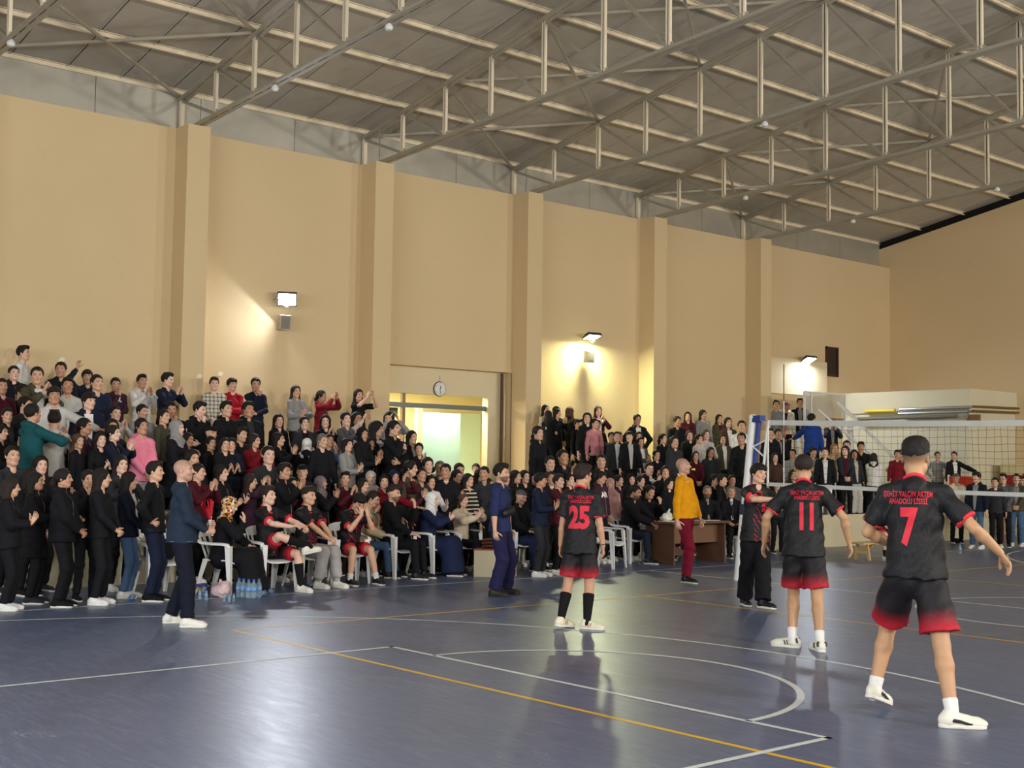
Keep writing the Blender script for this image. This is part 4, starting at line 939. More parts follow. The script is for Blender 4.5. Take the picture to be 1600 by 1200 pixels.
for ax in range(3):
    for sg in (-1, 1):
        for st in range(3):
            vv = []; ff = []; n = 8; u0, u1 = -1+st*2/3+.01, -1+(st+1)*2/3-.01
            for rr in (.1, .108):
                for i in range(n+1):
                    for j in range(3):
                        a = math.tan((-1+2*i/n)*math.pi/4*.985); b = math.tan((u0+(u1-u0)*j/2)*math.pi/4); p = Vector((sg, a, b)).normalized()*rr; p = [p.x, p.y, p.z]; p = p[-ax:]+p[:-ax] if ax else p; vv.append(p)
            m0 = 3*(n+1)
            for i in range(n):
                for j in range(2): a = i*3+j; ff += [(m0+a, m0+a+3, m0+a+4, m0+a+1)]
                for a, b in ((i*3, i*3+3), (i*3+5, i*3+2)): ff.append((a, b, m0+b, m0+a))
            MB().add(vv, ff).build('panel', (M_by, M_bb, M_bw)[(st+ax) % 3] if ax != 1 else (M_by, M_bw, M_bb)[st], vb, smooth=True)
MB().lathe([(0, -.1), (.05, -.087), (.087, -.05), (.1, 0), (.087, .05), (.05, .087), (0, .1)], 16).build('core', M_dark, vb, smooth=True)
# ------------------------------------------------------------------ portable basketball unit in the far corner
hp_ = empty('basketball_stand', (-7.6, 22.3, 0)); tag(hp_, 'white portable basketball stand with clear backboard in the far corner', 'basketball stand')
off = Vector((-7.6, 22.3, 0)); bA = Vector(on_x(1257, 612, -8.2)); bB = Vector(on_x(1320, 618, -8.2)); z0, z1 = 2.85, bA.z
fr = MB()
for a, b in (((bA.y, z1), (bB.y, z1)), ((bA.y, z0), (bB.y, z0)), ((bA.y, z0), (bA.y, z1)), ((bB.y, z0), (bB.y, z1)), ((bA.y+.28, z0), (bA.y+.28, z1))): fr.bar(Vector((-8.2, a[0], a[1]))-off, Vector((-8.2, b[0], b[1]))-off, .05, .04)
fr.build('board_frame', M_paintw, hp_)
MB().box(Vector((-8.205, bA.y+.02, z0+.02))-off, Vector((-8.195, bB.y-.02, z1-.02))-off).build('backboard_glass', mat('acrylic', (226, 228, 220), .15, trans=.7, ior=1.05), hp_)
for dy in (0., .12):
    MB().bar(Vector(on_x(1309, 628, -8.0+dy))-off, Vector(on_x(1397, 716, -6.6+dy))-off, .09, .07).build('main_arm', M_paintw, hp_)
MB().tube([Vector(on_x(1278, 640, -7.9))-off, Vector(on_x(1340, 693, -7.2))-off, Vector(on_x(1365, 712, -6.9))-off], .03, 8).build('lower_arm', M_paintw, hp_)
MB().bar(Vector(on_x(1318, 671, -7.5))-off, Vector(on_x(1348, 671, -7.2))-off, .04, .04).build('tie_bar', M_paintw, hp_)
MB().bar(Vector(on_x(1328, 660, -7.6))-off, Vector(on_x(1330, 735, -7.6))-off, .12, .1, (1, 0, 0)).build('upright', M_paintw, hp_)
rim = MB().tube([(-7.9+.225*math.cos(i*math.pi/8)-off.x, (bA.y+bB.y)/2+.225*math.sin(i*math.pi/8)-off.y, 3.0) for i in range(16)], .01, 6, closed=True).build('rim', mat('rim_orange', (190, 90, 40), .5), hp_)
q = on_y(1505, 752, 20.6)
for i, (px, py, w_, h_, lab) in enumerate(((1505, 768, .8, .75, 'red board leaning by the right-hand wall'), (1582, 752, .55, .3, 'small red banner on a stand near the right edge'))):
    q = on_y(px, py, 22.5); o = empty('red_board', (q[0], 22.5, 0)); tag(o, lab, 'board'); MB().box((-w_/2, 0, q[2]-h_/2), (w_/2, .04, q[2]+h_/2)).build('panel', mat('red_board_%d' % i, ((196, 56, 30), (150, 20, 30))[i], .5), o)
    for s_ in (-1, 1): MB().box((s_*w_/2-.02, -.01, 0), (s_*w_/2+.02, .05, q[2]+h_/2+.03)).build('stand_leg', M_paintw if i == 0 else mat('red_leg', (150, 30, 30), .5), o)
# ------------------------------------------------------------------ people
SK = {'a': skin_mat('skin_light', (226, 182, 158)), 'b': skin_mat('skin_warm', (212, 166, 136)), 'c': skin_mat('skin_tan', (190, 142, 112)), 'd': skin_mat('skin_brown', (150, 106, 82)),
      'ab': skin_mat('skin_light_beard', (220, 176, 150), beard=.75), 'bb': skin_mat('skin_warm_beard', (206, 160, 130), beard=.8), 'cb': skin_mat('skin_tan_beard', (186, 138, 110), beard=.75),
      'z': skin_mat('skin_fade', (186, 142, 104), buzz=.95), 'zb': skin_mat('skin_bald', (204, 158, 134), beard=.35, buzz=.35, hair=(90, 80, 74)), 'g': skin_mat('skin_old', (200, 150, 126), beard=.3, hair=(120, 112, 104))}
def hair_mat(n, rgb): return mat('hair_'+n, rgb, .62, noise=.5, nscale=30, stretch=(6, 6, 1), bump=.6, bscale=90, spec=.35)
HM_ = {'k': hair_mat('black', (27, 21, 19)), 'n': hair_mat('dark_brown', (42, 30, 25)), 'r': hair_mat('brown', (84, 58, 42)), 'l': hair_mat('light_brown', (138, 104, 70)), 'w': hair_mat('grey', (110, 104, 98))}
CC = dict(black=(20, 20, 24), char=(44, 44, 48), navy=(26, 32, 54), dnavy=(20, 26, 42), blue=(30, 62, 140), denim=(70, 96, 128), maroon=(74, 20, 32), red=(170, 24, 38), crim=(120, 22, 36), white=(222, 220, 216), grey=(140, 138, 136), lgrey=(188, 184, 178),
          dgrey=(84, 84, 86), olive=(72, 70, 54), beige=(196, 174, 138), pink=(226, 130, 152), teal=(22, 74, 78), brown=(72, 50, 38), purple=(84, 58, 84), cream=(226, 212, 186), dusty=(196, 130, 132), plum=(60, 34, 50), rose=(196, 150, 146))
def cm(c):
    if c == 'plaid': return plaid_mat()
    if c == 'stripe': return stripe_mat()
    if c == 'pattern': return mat('cloth_pattern', (120, 108, 112), .8, noise=.85, nscale=45)
    if c == 'pattern2': return mat('cloth_pattern2', (176, 166, 156), .8, noise=.6, nscale=50)
    if c == 'floral':
        mt = mat('cloth_floral', (170, 120, 70), .7); N, L = nodes_of(mt); b = N['Principled BSDF']
        if len(N) < 6:
            v = N.new('ShaderNodeTexVoronoi'); v.inputs['Scale'].default_value = 34; tc = N.new('ShaderNodeTexCoord'); L.new(tc.outputs['Object'], v.inputs[0])
            r = N.new('ShaderNodeValToRGB'); r.color_ramp.interpolation = 'CONSTANT'; e = r.color_ramp.elements
            sx = N.new('ShaderNodeSeparateColor'); L.new(v.outputs['Color'], sx.inputs[0]); L.new(sx.outputs[0], r.inputs[0])
            e[0].color = srgb(60, 28, 22); e[1].position = .25; e[1].color = srgb(206, 150, 60)
            for p_, c_ in ((.45, (226, 214, 190)), (.65, (160, 40, 40)), (.82, (214, 176, 90))): q = e.new(p_); q.color = srgb(*c_)
            L.new(r.outputs[0], b.inputs['Base Color'])
        return mt
    return cloth(c, CC[c])
def wave_mat(name, a, b_, sx, sz, thr):
    if name in MATS: return MATS[name]
    mt = bpy.data.materials.new(name); mt.use_nodes = True; N, L = nodes_of(mt); b = N['Principled BSDF']; tc = N.new('ShaderNodeTexCoord'); sp = N.new('ShaderNodeSeparateXYZ'); L.new(tc.outputs['Object'], sp.inputs[0])
    out = None
    for o, s_ in ((0, sx), (2, sz)):
        if not s_: continue
        v = math_node(N, L, 'GREATER_THAN', math_node(N, L, 'FRACT', math_node(N, L, 'MULTIPLY', sp.outputs[o], s_)), thr)
        out = v if out is None else math_node(N, L, 'MULTIPLY', math_node(N, L, 'ADD', out, v), .5)
    L.new(mixc(N, L, out, srgb(*a), srgb(*b_)), b.inputs['Base Color']); b.inputs['Roughness'].default_value = .85; MATS[name] = mt; return mt
def plaid_mat(): return wave_mat('cloth_plaid', (206, 200, 184), (92, 86, 76), 14, 14, .62)
def stripe_mat(): return wave_mat('cloth_stripe', (20, 20, 22), (214, 200, 176), 0, 14, .66)
FIST = 1.6
def hands(zl, fl, xl, zr=None, fr_=None, xr=None): pass
CP = {   # crowd poses
 'stand': dict(), 'clap': dict(L=((.045, -.31, 1.2), (-.25, -.4, .85), (-1, -.1, 0), .25), Rr=((-.045, -.31, 1.17), (.25, -.4, .85), (1, -.1, 0), .25), el=(.7, .4, -1), er=(-.7, .4, -1)),
 'claph': dict(L=((.05, -.3, 1.42), (-.2, -.25, .95), (-1, -.1, 0), .2), Rr=((-.05, -.3, 1.4), (.2, -.25, .95), (1, -.1, 0), .2), el=(.8, .0, -1), er=(-.8, .0, -1)),
 'apart': dict(L=((.15, -.34, 1.22), (.0, -.5, .8), (-1, .1, .2), .35), Rr=((-.15, -.32, 1.16), (.0, -.6, .7), (1, .1, .2), .35), el=(.7, .4, -1), er=(-.7, .4, -1)),
 'cross': dict(L=((-.12, -.2, 1.18), (-1, -.1, .1), (0, 1, 0), .5), Rr=((.12, -.215, 1.13), (1, -.1, .1), (0, 1, 0), .5), el=(1, -.2, -.6), er=(-1, -.2, -.6)),
 'mouth': dict(L=((-.1, -.2, 1.1), (-1, -.1, .1), (0, 1, 0), .5), Rr=((-.03, -.2, 1.45), (.25, .15, .9), (.1, 1, .1), .8), el=(1, -.2, -.6), er=(-.6, -.3, -1), head=(0, .12, 0)),
 'low': dict(L=((.05, -.25, .98), (-.6, -.5, -.5), (-.4, .7, 0), .6), Rr=((-.05, -.25, .98), (.6, -.5, -.5), (.4, .7, 0), .6), el=(.7, .5, -.3), er=(-.7, .5, -.3)),
 'raise': dict(Rr=((-.24, -.12, 1.78), (.1, -.1, 1), (.2, -1, 0), .3), er=(-1, -.2, .1)),
 'up2': dict(L=((.12, -.3, 1.62), (-.3, -.1, .95), (-1, -.1, 0), .2), Rr=((-.06, -.3, 1.6), (.3, -.1, .95), (1, -.1, 0), .2), el=(.8, -.2, -.6), er=(-.8, -.2, -.6)),
 'akimbo': dict(L=((.2, -.04, 1.02), (-.6, -.6, -.3), (-.5, .6, 0), .6), Rr=((-.2, -.04, 1.02), (.6, -.6, -.3), (.5, .6, 0), .6), el=(1, .4, 0), er=(-1, .4, 0)),
 'face2': dict(L=((.08, -.16, 1.43), (-.15, .1, .95), (-.3, 1, 0), .4), Rr=((-.08, -.16, 1.43), (.15, .1, .95), (.3, 1, 0), .4), el=(.5, -.5, -1), er=(-.5, -.5, -1)),
 'reach': dict(L=((.55, -.3, 1.2), (.9, -.3, .0), (0, 0, -1), .3), Rr=((-.24, -.1, .85), (0, -.3, -1), (1, 0, 0), .5), el=(.3, .5, -1)),
 'embrace': dict(L=((.1, -.42, 1.36), (-.7, -.6, .1), (-.3, .4, -.3), .7), Rr=((-.16, -.4, 1.32), (.4, -.8, .2), (.3, .3, -.5), .7), el=(1, -.1, -.4), er=(-1, -.1, -.4)),
}
PC = {}; MC = {}; HC = {}; SHOE = {}
def pose_of(name, hv, fem):
    k = (name, hv, fem)
    if k not in PC:
        d = dict(CP[name]); h = d.pop('head', (0, 0, 0)); h = (h[0]+(-.38, 0, .38)[hv], h[1]+(.02, -.03, .06)[hv], 0)
        if fem: d['shoulder'] = .147; d['hipw'] = .085
        PC[k] = Pose(head=h, **d)
    return PC[k]
def cached(key, fn):
    if key not in MC: MC[key] = fn()
    return MC[key]
def hair_of(kind):
    if kind not in HC: HC[kind] = hair_mesh(kind, .0105)
    return HC[kind]
def shoes(parent, po, mt, sole, rots=(0, 0), tilt=(0, 0), detail=None):
    if not SHOE: SHOE['u'] = shoe_mesh('upper'); SHOE['s'] = shoe_mesh('sole')
    for i in (0, 1):
        a = po.ank[i]; dz = a[2]-.085
        s_ = link('shoe', SHOE['u'], mt, parent, loc=(a[0], a[1], dz+tilt[i]*.08), rot=(tilt[i], 0, rots[i])); link('sole', SHOE['s'], sole, s_)
        if detail:
            for dk, dm in detail: link(dk, cached(('sd', dk), lambda: shoe_detail(dk)), dm, s_)
TOPK = {'sw': 'sweater', 'pu': 'puffer', 'ho': 'hoodie', 'te': 'tee', 'co': 'coat', 'ja': 'hoodie', 'su': 'suit', 'ts': 'tee'}
M_solew = mat('sole_white', (222, 218, 208), .5)
def place_pt(px, py, fx):
    """point on the vertical plane x = fx seen at the pixel"""
    return on_x(px, py, fx)
def zfloor(x, y):
    if GY0+.3 < y < GY1+.15 or y > 23.2: return 0.
    if x > -5.0: return 0.
    if x > -6.3: return .58 if y < 17.6 else .62
    if x > -7.6: return .86
    if x > -8.9: return 1.15
    return 1.45 if x > -9.42 else 1.8
placed = []; PPX = []
def find_spot(px, py, h0, rows=None, tol=.22):
    best = None; near = [q for q in PPX if abs(q[0]-px) < 25]
    for i in range(66):
        fx = (-2.9 if rows == 'L' else -4.3)-i*.1
        if fx < -9.66: break
        P = on_x(px, py, fx); z = zfloor(P[0], P[1]); e = [-5.0, -6.3, -7.6, -8.9]
        if min(abs(fx-q-.12) for q in e) < .13 and not (GY0+.3 < P[1] < GY1+.1): continue
        if rows in ('F', 'L') and z > .1: continue
        if rows == 'L' and fx < -4.4: continue
        if rows == 'S' and z < .1: continue
        if rows == 'W' and fx > -9.45: continue
        if rows != 'W' and fx < -9.42 and not (GY0+.3 < P[1] < GY1+.1): continue
        if rows and rows[0] == 'R' and not (-5.05-1.3*int(rows[1]) < fx < -3.75-1.3*int(rows[1])): continue
        if fx < -9.45 and any(y-.2 < P[1] < y+.65 for y in PY): continue
        h = P[2]-z; c = abs(h-h0)*9+(8 if abs(h-h0) > tol else 0)
        for q in placed:
            d = math.hypot(q[0]-P[0], (q[1]-P[1]))
            if d < .44: c += (.44-d)*13
        D = float((P-CPOS) @ FW)
        for q in near:
            if (py < q[1]-2 and D < q[2]+.1) or (py > q[1]+2 and D > q[2]-.1): c += 9
        if best is None or c < best[0]: best = (c, P[0], P[1], z, h, D)
    return best
def cam_rz(x, y, phi): return math.atan2(CPOS[1]-y, CPOS[0]-x)+math.pi/2+R(phi)
rnd = random.Random(7)
HG = 'hidden spectators in the crowd'
def person(px, py, kind, hair, top, bot, pose, phi, lab, rows=None, group=None, h0=None, skin=None, shoe=None, spot=None):
    fem = kind in 'gh'; h0 = h0 or (1.64 if fem else 1.74)
    if spot: x, y, z, h = spot
    else:
        q = find_spot(px, py, h0, rows)
        if q is None or q[0] > 8: q = q or find_spot(px, py, h0, None)
        _, x, y, z, h, D = q; PPX.append((px, py, D))
        if group == HG and q[0] > 3.4: PPX.pop(); return None
    h = min(max(h, h0-.2), h0+.22); placed.append((x, y))
    hv = rnd.choice((0, 1, 1, 2)); po = pose_of(pose, hv, fem); s_ = h/1.755
    t = empty('person', (x, y, z), cam_rz(x, y, phi)); t.scale = (s_*(1 if not fem else .97), s_, s_); tag(t, lab, 'person', group)
    sk = skin or rnd.choice('aabbbc' if fem else 'abbccz'.replace('z', 'b'))
    link('body', cached(('s', pose, hv, fem), lambda: skin_mesh('body', po, .019, .0102)), SK[sk], t)
    tk, tc_ = top.split(':'); k2 = TOPK[tk]
    slv = 'short' if tk == 'ts' else 'long'
    o = link({'sw': 'sweater', 'pu': 'puffer_jacket', 'ho': 'hoodie', 'te': 'sweatshirt', 'co': 'coat', 'ja': 'jacket', 'su': 'suit_jacket', 'ts': 't_shirt'}[tk], cached(('t', pose, fem, k2, slv), lambda: top_mesh('top', po, k2, .0195, sleeve=slv, seed=len(MC))), cm(tc_), t)
    up1 = .49 if k2 != 'coat' else .47
    if tk == 'ja' and pose not in ('cross', 'mouth'): link('inner_shirt', cached(('is', pose, fem), lambda: front_strip(o, po, .04, .13, -.04, .53, .009, 6, 24)), cm(rnd.choice(('white', 'lgrey', 'maroon', 'char', 'grey', 'black')) if 'white' not in lab else 'white'), t)
    elif tk in ('ho', 'pu', 'co') and rnd.random() < .7: link('zip', cached(('zp', pose, fem, k2), lambda: front_strip(o, po, .011, .011, -.04, up1, .003, 1)), cm('grey'), t)
    elif tk in ('sw', 'te') and not fem and rnd.random() < .35: link('collar', cached(('cl', pose, fem), lambda: MB().tube([Vector(po.neck-po.Uv*.012+po.Lv*math.cos(k*math.pi/8)*.064+po.Bv*math.sin(k*math.pi/8)*.06-po.Uv*(.016*max(0, -math.sin(k*math.pi/8)))) for k in range(16)], .01, 6, closed=True).mesh('collar', True)), cm(rnd.choice(('white', 'white', 'grey'))), t)
    wide = {'wide': .03, 'jeans': .004}.get(bot.split(':')[0], 0.); bc = bot.split(':')[1] if ':' in bot else bot
    link('trousers', cached(('p', fem, wide), lambda: pants_mesh('trousers', PC[(pose, hv, fem)], 'pants', .023, 1, wide, wide)), cm(bc), t)
    hk, hcol = (hair.split(':')+['k'])[:2]
    if hk != 'bald':
        hn = {'hijab': 'headscarf', 'cap': 'cap', 'beanie': 'beanie'}.get(hk, 'hair')
        ho = link(hn, hair_of(hk), HM_[hcol] if hn == 'hair' else cm(hcol), t); ho.matrix_local = Matrix.Translation(po.hc) @ Matrix(po.HM).to_4x4()
        if hk in ('cap', 'beanie'): h2 = link('hair', hair_of('crop'), HM_['k'], t); h2.matrix_local = ho.matrix_local
    shoes(t, po, cm(shoe or rnd.choice(('white', 'black', 'white', 'char'))), M_solew)
    return t, po, o
def front_strip(top, po, w0, w1, u0, u1, off=.004, n=4, m_=16, dx=0.):
    bvh = BVHTree.FromPolygons([v.co.copy() for v in top.data.vertices], [tuple(p.vertices) for p in top.data.polygons]); v = []; f = []
    F_, U_, L_ = Vector(po.Fv), Vector(po.Uv), Vector(po.Lv); P_ = Vector(po.P)
    for j in range(m_+1):
        t = j/m_; w_ = w0+(w1-w0)*t
        for i in range(n+1):
            q = P_+U_*(u0+(u1-u0)*t)+L_*((i/n-.5)*w_+dx); h_ = bvh.ray_cast(q+F_*.7, -F_, .75); v.append((h_[0] if h_[0] else q+F_*.1)+F_*off)
    for j in range(m_):
        for i in range(n): a = j*(n+1)+i; f.append((a, a+1, a+n+2, a+n+1))
    return MB().add(v, f).mesh('strip', True)
def bm_grid_cut(me, step):
    bm = bmesh.new(); bm.from_mesh(me); xs_ = [v.co.x for v in bm.verts]; ys_ = [v.co.y for v in bm.verts]
    for ax, vals in ((0, xs_), (1, ys_)):
        q = min(vals)+step
        while q < max(vals):
            no = [0, 0, 0]; no[ax] = 1; co = [0, 0, 0]; co[ax] = q
            bmesh.ops.bisect_plane(bm, geom=bm.verts[:]+bm.edges[:]+bm.faces[:], plane_co=co, plane_no=no); q += step
    bm.to_mesh(me); bm.free()
def print_on(parent, top, po, body, size, up, side=1, mt=None, bold=.01, narrow=1., step=.02, name='number_print', dx=0., spacing=1.):
    """lettering laid on a garment; side 1 = back, -1 = chest"""
    me = text_mesh(body, size, bold, spacing, narrow); bm_grid_cut(me, step)
    bvh = BVHTree.FromPolygons([v.co.copy() for v in top.data.vertices], [tuple(p.vertices) for p in top.data.polygons])
    rt_ = Vector(-po.Lv*side); upv = Vector(po.Uv); dirv = Vector(po.Bv*side); c = Vector(po.P)+upv*up+rt_*dx
    for v in me.vertices:
        p = c+rt_*v.co.x+upv*v.co.y; hit = bvh.ray_cast(p+dirv*.6, -dirv, 1.2); v.co = (hit[0]+dirv*.004) if hit[0] else p+dirv*.12
    me.name = name; return link(name, me, mt, parent)
# ------------------------------------------------------------------ the people in front, each posed
M_jer = None
def jersey_mat(front):
    n = 'jersey_front' if front else 'jersey_back'
    if n in MATS: return MATS[n]
    mt = cloth_j(n); N, L = nodes_of(mt); b = N['Principled BSDF']; tc = N.new('ShaderNodeTexCoord')
    base = srgb(30, 30, 33)
    n1 = N.new('ShaderNodeTexNoise'); mp = N.new('ShaderNodeMapping'); mp.inputs['Scale'].default_value = (60, 60, 5); L.new(tc.outputs['Object'], mp.inputs[0]); L.new(mp.outputs[0], n1.inputs[0]); n1.inputs['Detail'].default_value = 4
    r = N.new('ShaderNodeValToRGB'); r.color_ramp.elements[0].position = .45; r.color_ramp.elements[1].position = .65; r.color_ramp.elements[0].color = srgb(13, 13, 15); r.color_ramp.elements[1].color = srgb(38, 38, 42); L.new(n1.outputs[0], r.inputs[0]); c = r.outputs[0]
    if front:
        sp = N.new('ShaderNodeSeparateXYZ'); L.new(tc.outputs['Object'], sp.inputs[0])
        u = math_node(N, L, 'ADD', math_node(N, L, 'MULTIPLY', sp.outputs[0], 1.0), math_node(N, L, 'MULTIPLY', sp.outputs[2], .55))
        n2 = N.new('ShaderNodeTexNoise'); n2.inputs['Scale'].default_value = 5; n2.inputs['Detail'].default_value = 3; L.new(tc.outputs['Object'], n2.inputs[0])
        u = math_node(N, L, 'ADD', u, math_node(N, L, 'MULTIPLY', n2.outputs[0], .3))
        s_ = math_node(N, L, 'FRACT', math_node(N, L, 'MULTIPLY', u, 19)); s_ = math_node(N, L, 'LESS_THAN', s_, .2)
        n3 = N.new('ShaderNodeTexNoise'); n3.inputs['Scale'].default_value = 9; L.new(tc.outputs['Object'], n3.inputs[0])
        g = math_node(N, L, 'GREATER_THAN', n3.outputs[0], .5)
        f_ = math_node(N, L, 'MULTIPLY', math_node(N, L, 'LESS_THAN', sp.outputs[1], -.06), math_node(N, L, 'LESS_THAN', math_node(N, L, 'ABSOLUTE', math_node(N, L, 'SUBTRACT', sp.outputs[0], .03)), .12))
        c = mixc(N, L, math_node(N, L, 'MULTIPLY', math_node(N, L, 'MULTIPLY', s_, g), f_), c, srgb(196, 30, 60))
    L.new(c, b.inputs['Base Color']); return mt
def cloth_j(n): return mat(n, (30, 30, 33), .62, bump=.3, bscale=40, spec=.35)
def shorts_mat():
    if 'shorts' in MATS: return MATS['shorts']
    mt = mat('shorts', (160, 20, 36), .62, bump=.3, bscale=30, spec=.35); N, L = nodes_of(mt); b = N['Principled BSDF']
    at = N.new('ShaderNodeAttribute'); at.attribute_name = 'gd'; n = N.new('ShaderNodeTexNoise'); n.inputs['Scale'].default_value = 40
    v = math_node(N, L, 'ADD', at.outputs['Fac'], math_node(N, L, 'MULTIPLY', n.outputs[0], .04))
    mr = N.new('ShaderNodeMapRange'); mr.interpolation_type = 'SMOOTHSTEP'; mr.inputs[1].default_value = .25; mr.inputs[2].default_value = .42; L.new(v, mr.inputs[0])
    L.new(mixc(N, L, mr.outputs[0], srgb(24, 20, 24), srgb(186, 24, 44)), b.inputs['Base Color']); return mt
RED = mat('jersey_red', (216, 44, 62), .6, bump=.3, bscale=60); REDP = mat('print_red', (208, 34, 56), .6)
SOCKW = cloth('sockw', (226, 224, 220)); SOCKB = cloth('sockb', (18, 18, 20))
SHW = mat('shoe_leather_white', (226, 222, 208), .45, bump=.1, bscale=30); SHB = mat('shoe_black', (26, 26, 28), .5)
def tube_part(nm_, a, b, ra, rb, mt, parent, res=.008, fr=None, sc=1., clip=3):
    lo = np.minimum(a, b)-max(ra, rb)-.03; hi = np.maximum(a, b)+max(ra, rb)+.03
    F = Field(axis(lo[0], hi[0], res), axis(lo[1], hi[1], res), axis(lo[2], hi[2], res)); F.cap(a, b, ra, rb, .005, fr, sc, clip=clip)
    V, Q = F.mesh(nm_); return link(nm_, np_mesh(nm_, V, Q), mt, parent)
def hero(lab, base, h, phi, pose, hair='short:k', skin='b', top='sweater', topm=None, sleeve='long', bottom='pants', botm=None, shoem=None, solem=None, sock=None, wide=0., fat=0., hem=None,
         rots=(0, 0), tilt=(0, 0), res=.0105, hres=.0062, feet=None, collar=None, cuffs=False, z=0., group=None, flare=0., wx=1., arm=1., detail=None, sh_end=None):
    """base = ground point (x, y); phi turns the figure from facing the camera towards picture right"""
    x, y = base; rz = cam_rz(x, y, phi); s_ = h/1.755; t = empty('person', (x, y, z), rz); t.scale = (s_*wx, s_, s_); tag(t, lab, 'person', group)
    pose = dict(pose)
    if feet:   # ankles from ground points in the world
        for nm2, q in zip(('fl', 'fr'), feet):
            if q is None: continue
            d = np.array([q[0]-x, q[1]-y]); c_, n_ = math.cos(-rz), math.sin(-rz); l_ = np.array([c_*d[0]-n_*d[1], n_*d[0]+c_*d[1]])/s_
            pose[nm2] = ((l_[0], l_[1], .085+(q[2] if len(q) > 2 else 0)), 0)
    po = Pose(**pose); legs = bottom == 'shorts'
    link('body', skin_mesh('body', po, res, hres, legs=legs, seg=9, arm=arm), SK[skin], t)
    tp = None
    if top:
        nm2 = {'sweater': 'sweater', 'jersey': 'jersey', 'coat': 'coat', 'puffer': 'padded_coat', 'suit': 'suit_jacket', 'hoodie': 'jacket', 'dress': 'dress_top', 'tee': 't_shirt'}[top]
        tp = link(nm2, top_mesh('top', po, top, res, sleeve=sleeve, seed=len(placed), hem=hem, fat=fat), topm, t)
    pm = pants_mesh('trousers', po, bottom, res, len(placed), wide, flare)
    if bottom == 'shorts':
        V = np.empty(len(pm.vertices)*3, np.float32); pm.vertices.foreach_get('co', V); V = V.reshape(-1, 3)
        g = np.minimum(np.linalg.norm(V-po.hip[0], axis=1), np.linalg.norm(V-po.hip[1], axis=1)); at = pm.attributes.new('gd', 'FLOAT', 'POINT'); at.data.foreach_set('value', g.astype(np.float32))
    link({'shorts': 'shorts', 'dress': 'skirt'}.get(bottom, 'trousers'), pm, botm, t)
    hk, hcol = (hair.split(':')+['k'])[:2]
    if hk != 'bald':
        hn = {'hijab': 'headscarf', 'cap': 'cap', 'beanie': 'cap'}.get(hk, 'hair')
        ho = link(hn, cached(('hh', hk), lambda: hair_mesh(hk, .006)), HM_[hcol] if hn == 'hair' else cm(hcol), t); ho.matrix_local = Matrix.Translation(po.hc) @ Matrix(po.HM).to_4x4()
        if hk in ('cap', 'beanie'): h2 = link('hair', hair_of('crop'), HM_['w'], t); h2.matrix_local = ho.matrix_local
    shoes(t, po, shoem or SHW, solem or M_solew, rots, tilt, [('laces', M_solew)]+(detail or []))
    if sock:
        sm, sh = sock
        for i in (0, 1):
            u = nrm(po.knee[i]-po.ank[i]); a = po.ank[i]-u*.03; L_ = np.linalg.norm(po.knee[i]-po.ank[i])
            tube_part('sock', a, po.ank[i]+u*L_*sh, .038, .038+.026*min(1, sh*1.5), sm, t, clip=1)
    if collar is not None:
        c_ = po.neck-po.Uv*.012; pts = [Vector(c_+po.Lv*math.cos(k*math.pi/10)*.066+po.Bv*math.sin(k*math.pi/10)*.068+po.Uv*(.045*math.sin(k*math.pi/10)-.028*max(0, -math.sin(k*math.pi/10)))) for k in range(20)]
        MB().tube(pts, .0125, 8, closed=True).build('collar', collar, t, smooth=True)
    if cuffs:
        for i in (0, 1):
            a = po.sh[i]*.31+po.elb[i]*.69; b = po.sh[i]*.235+po.elb[i]*.765; tube_part('cuff', a, b, .0725, .0735, cuffs, t)
    placed.append((x, y))
    if pose['pelvis'][2] < .6:
        wv = np.array(t.matrix_basis @ Vector(po.hc+np.array([0, 0, .12])))-CPOS; D_ = wv @ FW; PPX.append((800+CF*(wv @ RT)/D_, 600-CF*(wv @ UP)/D_, D_))
    return t, po, tp
def jersey_print(t, po, tp, num, narrow=.8, size=.3, dx=0., nz=.25):
    print_on(t, tp, po, num, size, nz, 1, REDP, .016, narrow, .018, dx=dx)
    print_on(t, tp, po, '\u015eEH\u0130T YAL\u00c7IN AKTEM',   .048, .478, 1, REDP, .0012, .58, .03, 'lettering', spacing=1.06, dx=dx); print_on(t, tp, po, 'ANADOLU L\u0130SES\u0130', .048, .432, 1, REDP, .0012, .58, .03, 'lettering', spacing=1.06, dx=dx)
JB, JF = jersey_mat(False), jersey_mat(True)
G = lambda px, py, z=0.: tuple(on_z(px, py, z)[:2])
dn = lambda x, y, z, d=(0, -.12, -1), c=.35: ((x, y, z), d, (-1 if x > 0 else 1, 0, 0), c)
# player 7
b7 = G(1432, 1122); t, po, tp = hero('player number 7 seen from behind, tallest figure, arm stretched to the right edge', b7, 1.93, 176,
    dict(pelvis=(0, .02, .925), lean=.05, side=.0, twist=.06, head=(-.25, .06, .0), L=((.13, -.2, 1.06), (-.6, -.6, -.4), (-.4, .5, 0), .7), el=(1, .55, -.2),
         Rr=((-.5, -.1, 1.05), (-.55, -.05, -.8), (.5, .3, -.3), .45), er=(-.3, .9, -.3), kl=(.1, -1, 0), kr=(-.1, -1, 0)),
    'fade:k', 'z', 'jersey', JB, 'short', 'shorts', shorts_mat(), sock=(SOCKW, .22), feet=((*G(1366, 1112), .05), G(1488, 1137)), rots=(R(-22), R(-75)), tilt=(R(18), 0), collar=RED, cuffs=RED, res=.009, hres=.0055, wide=.025, hem=-.05, detail=[('stripe', SHB)])
jersey_print(t, po, tp, '7', .62, .3, -.04, .265)
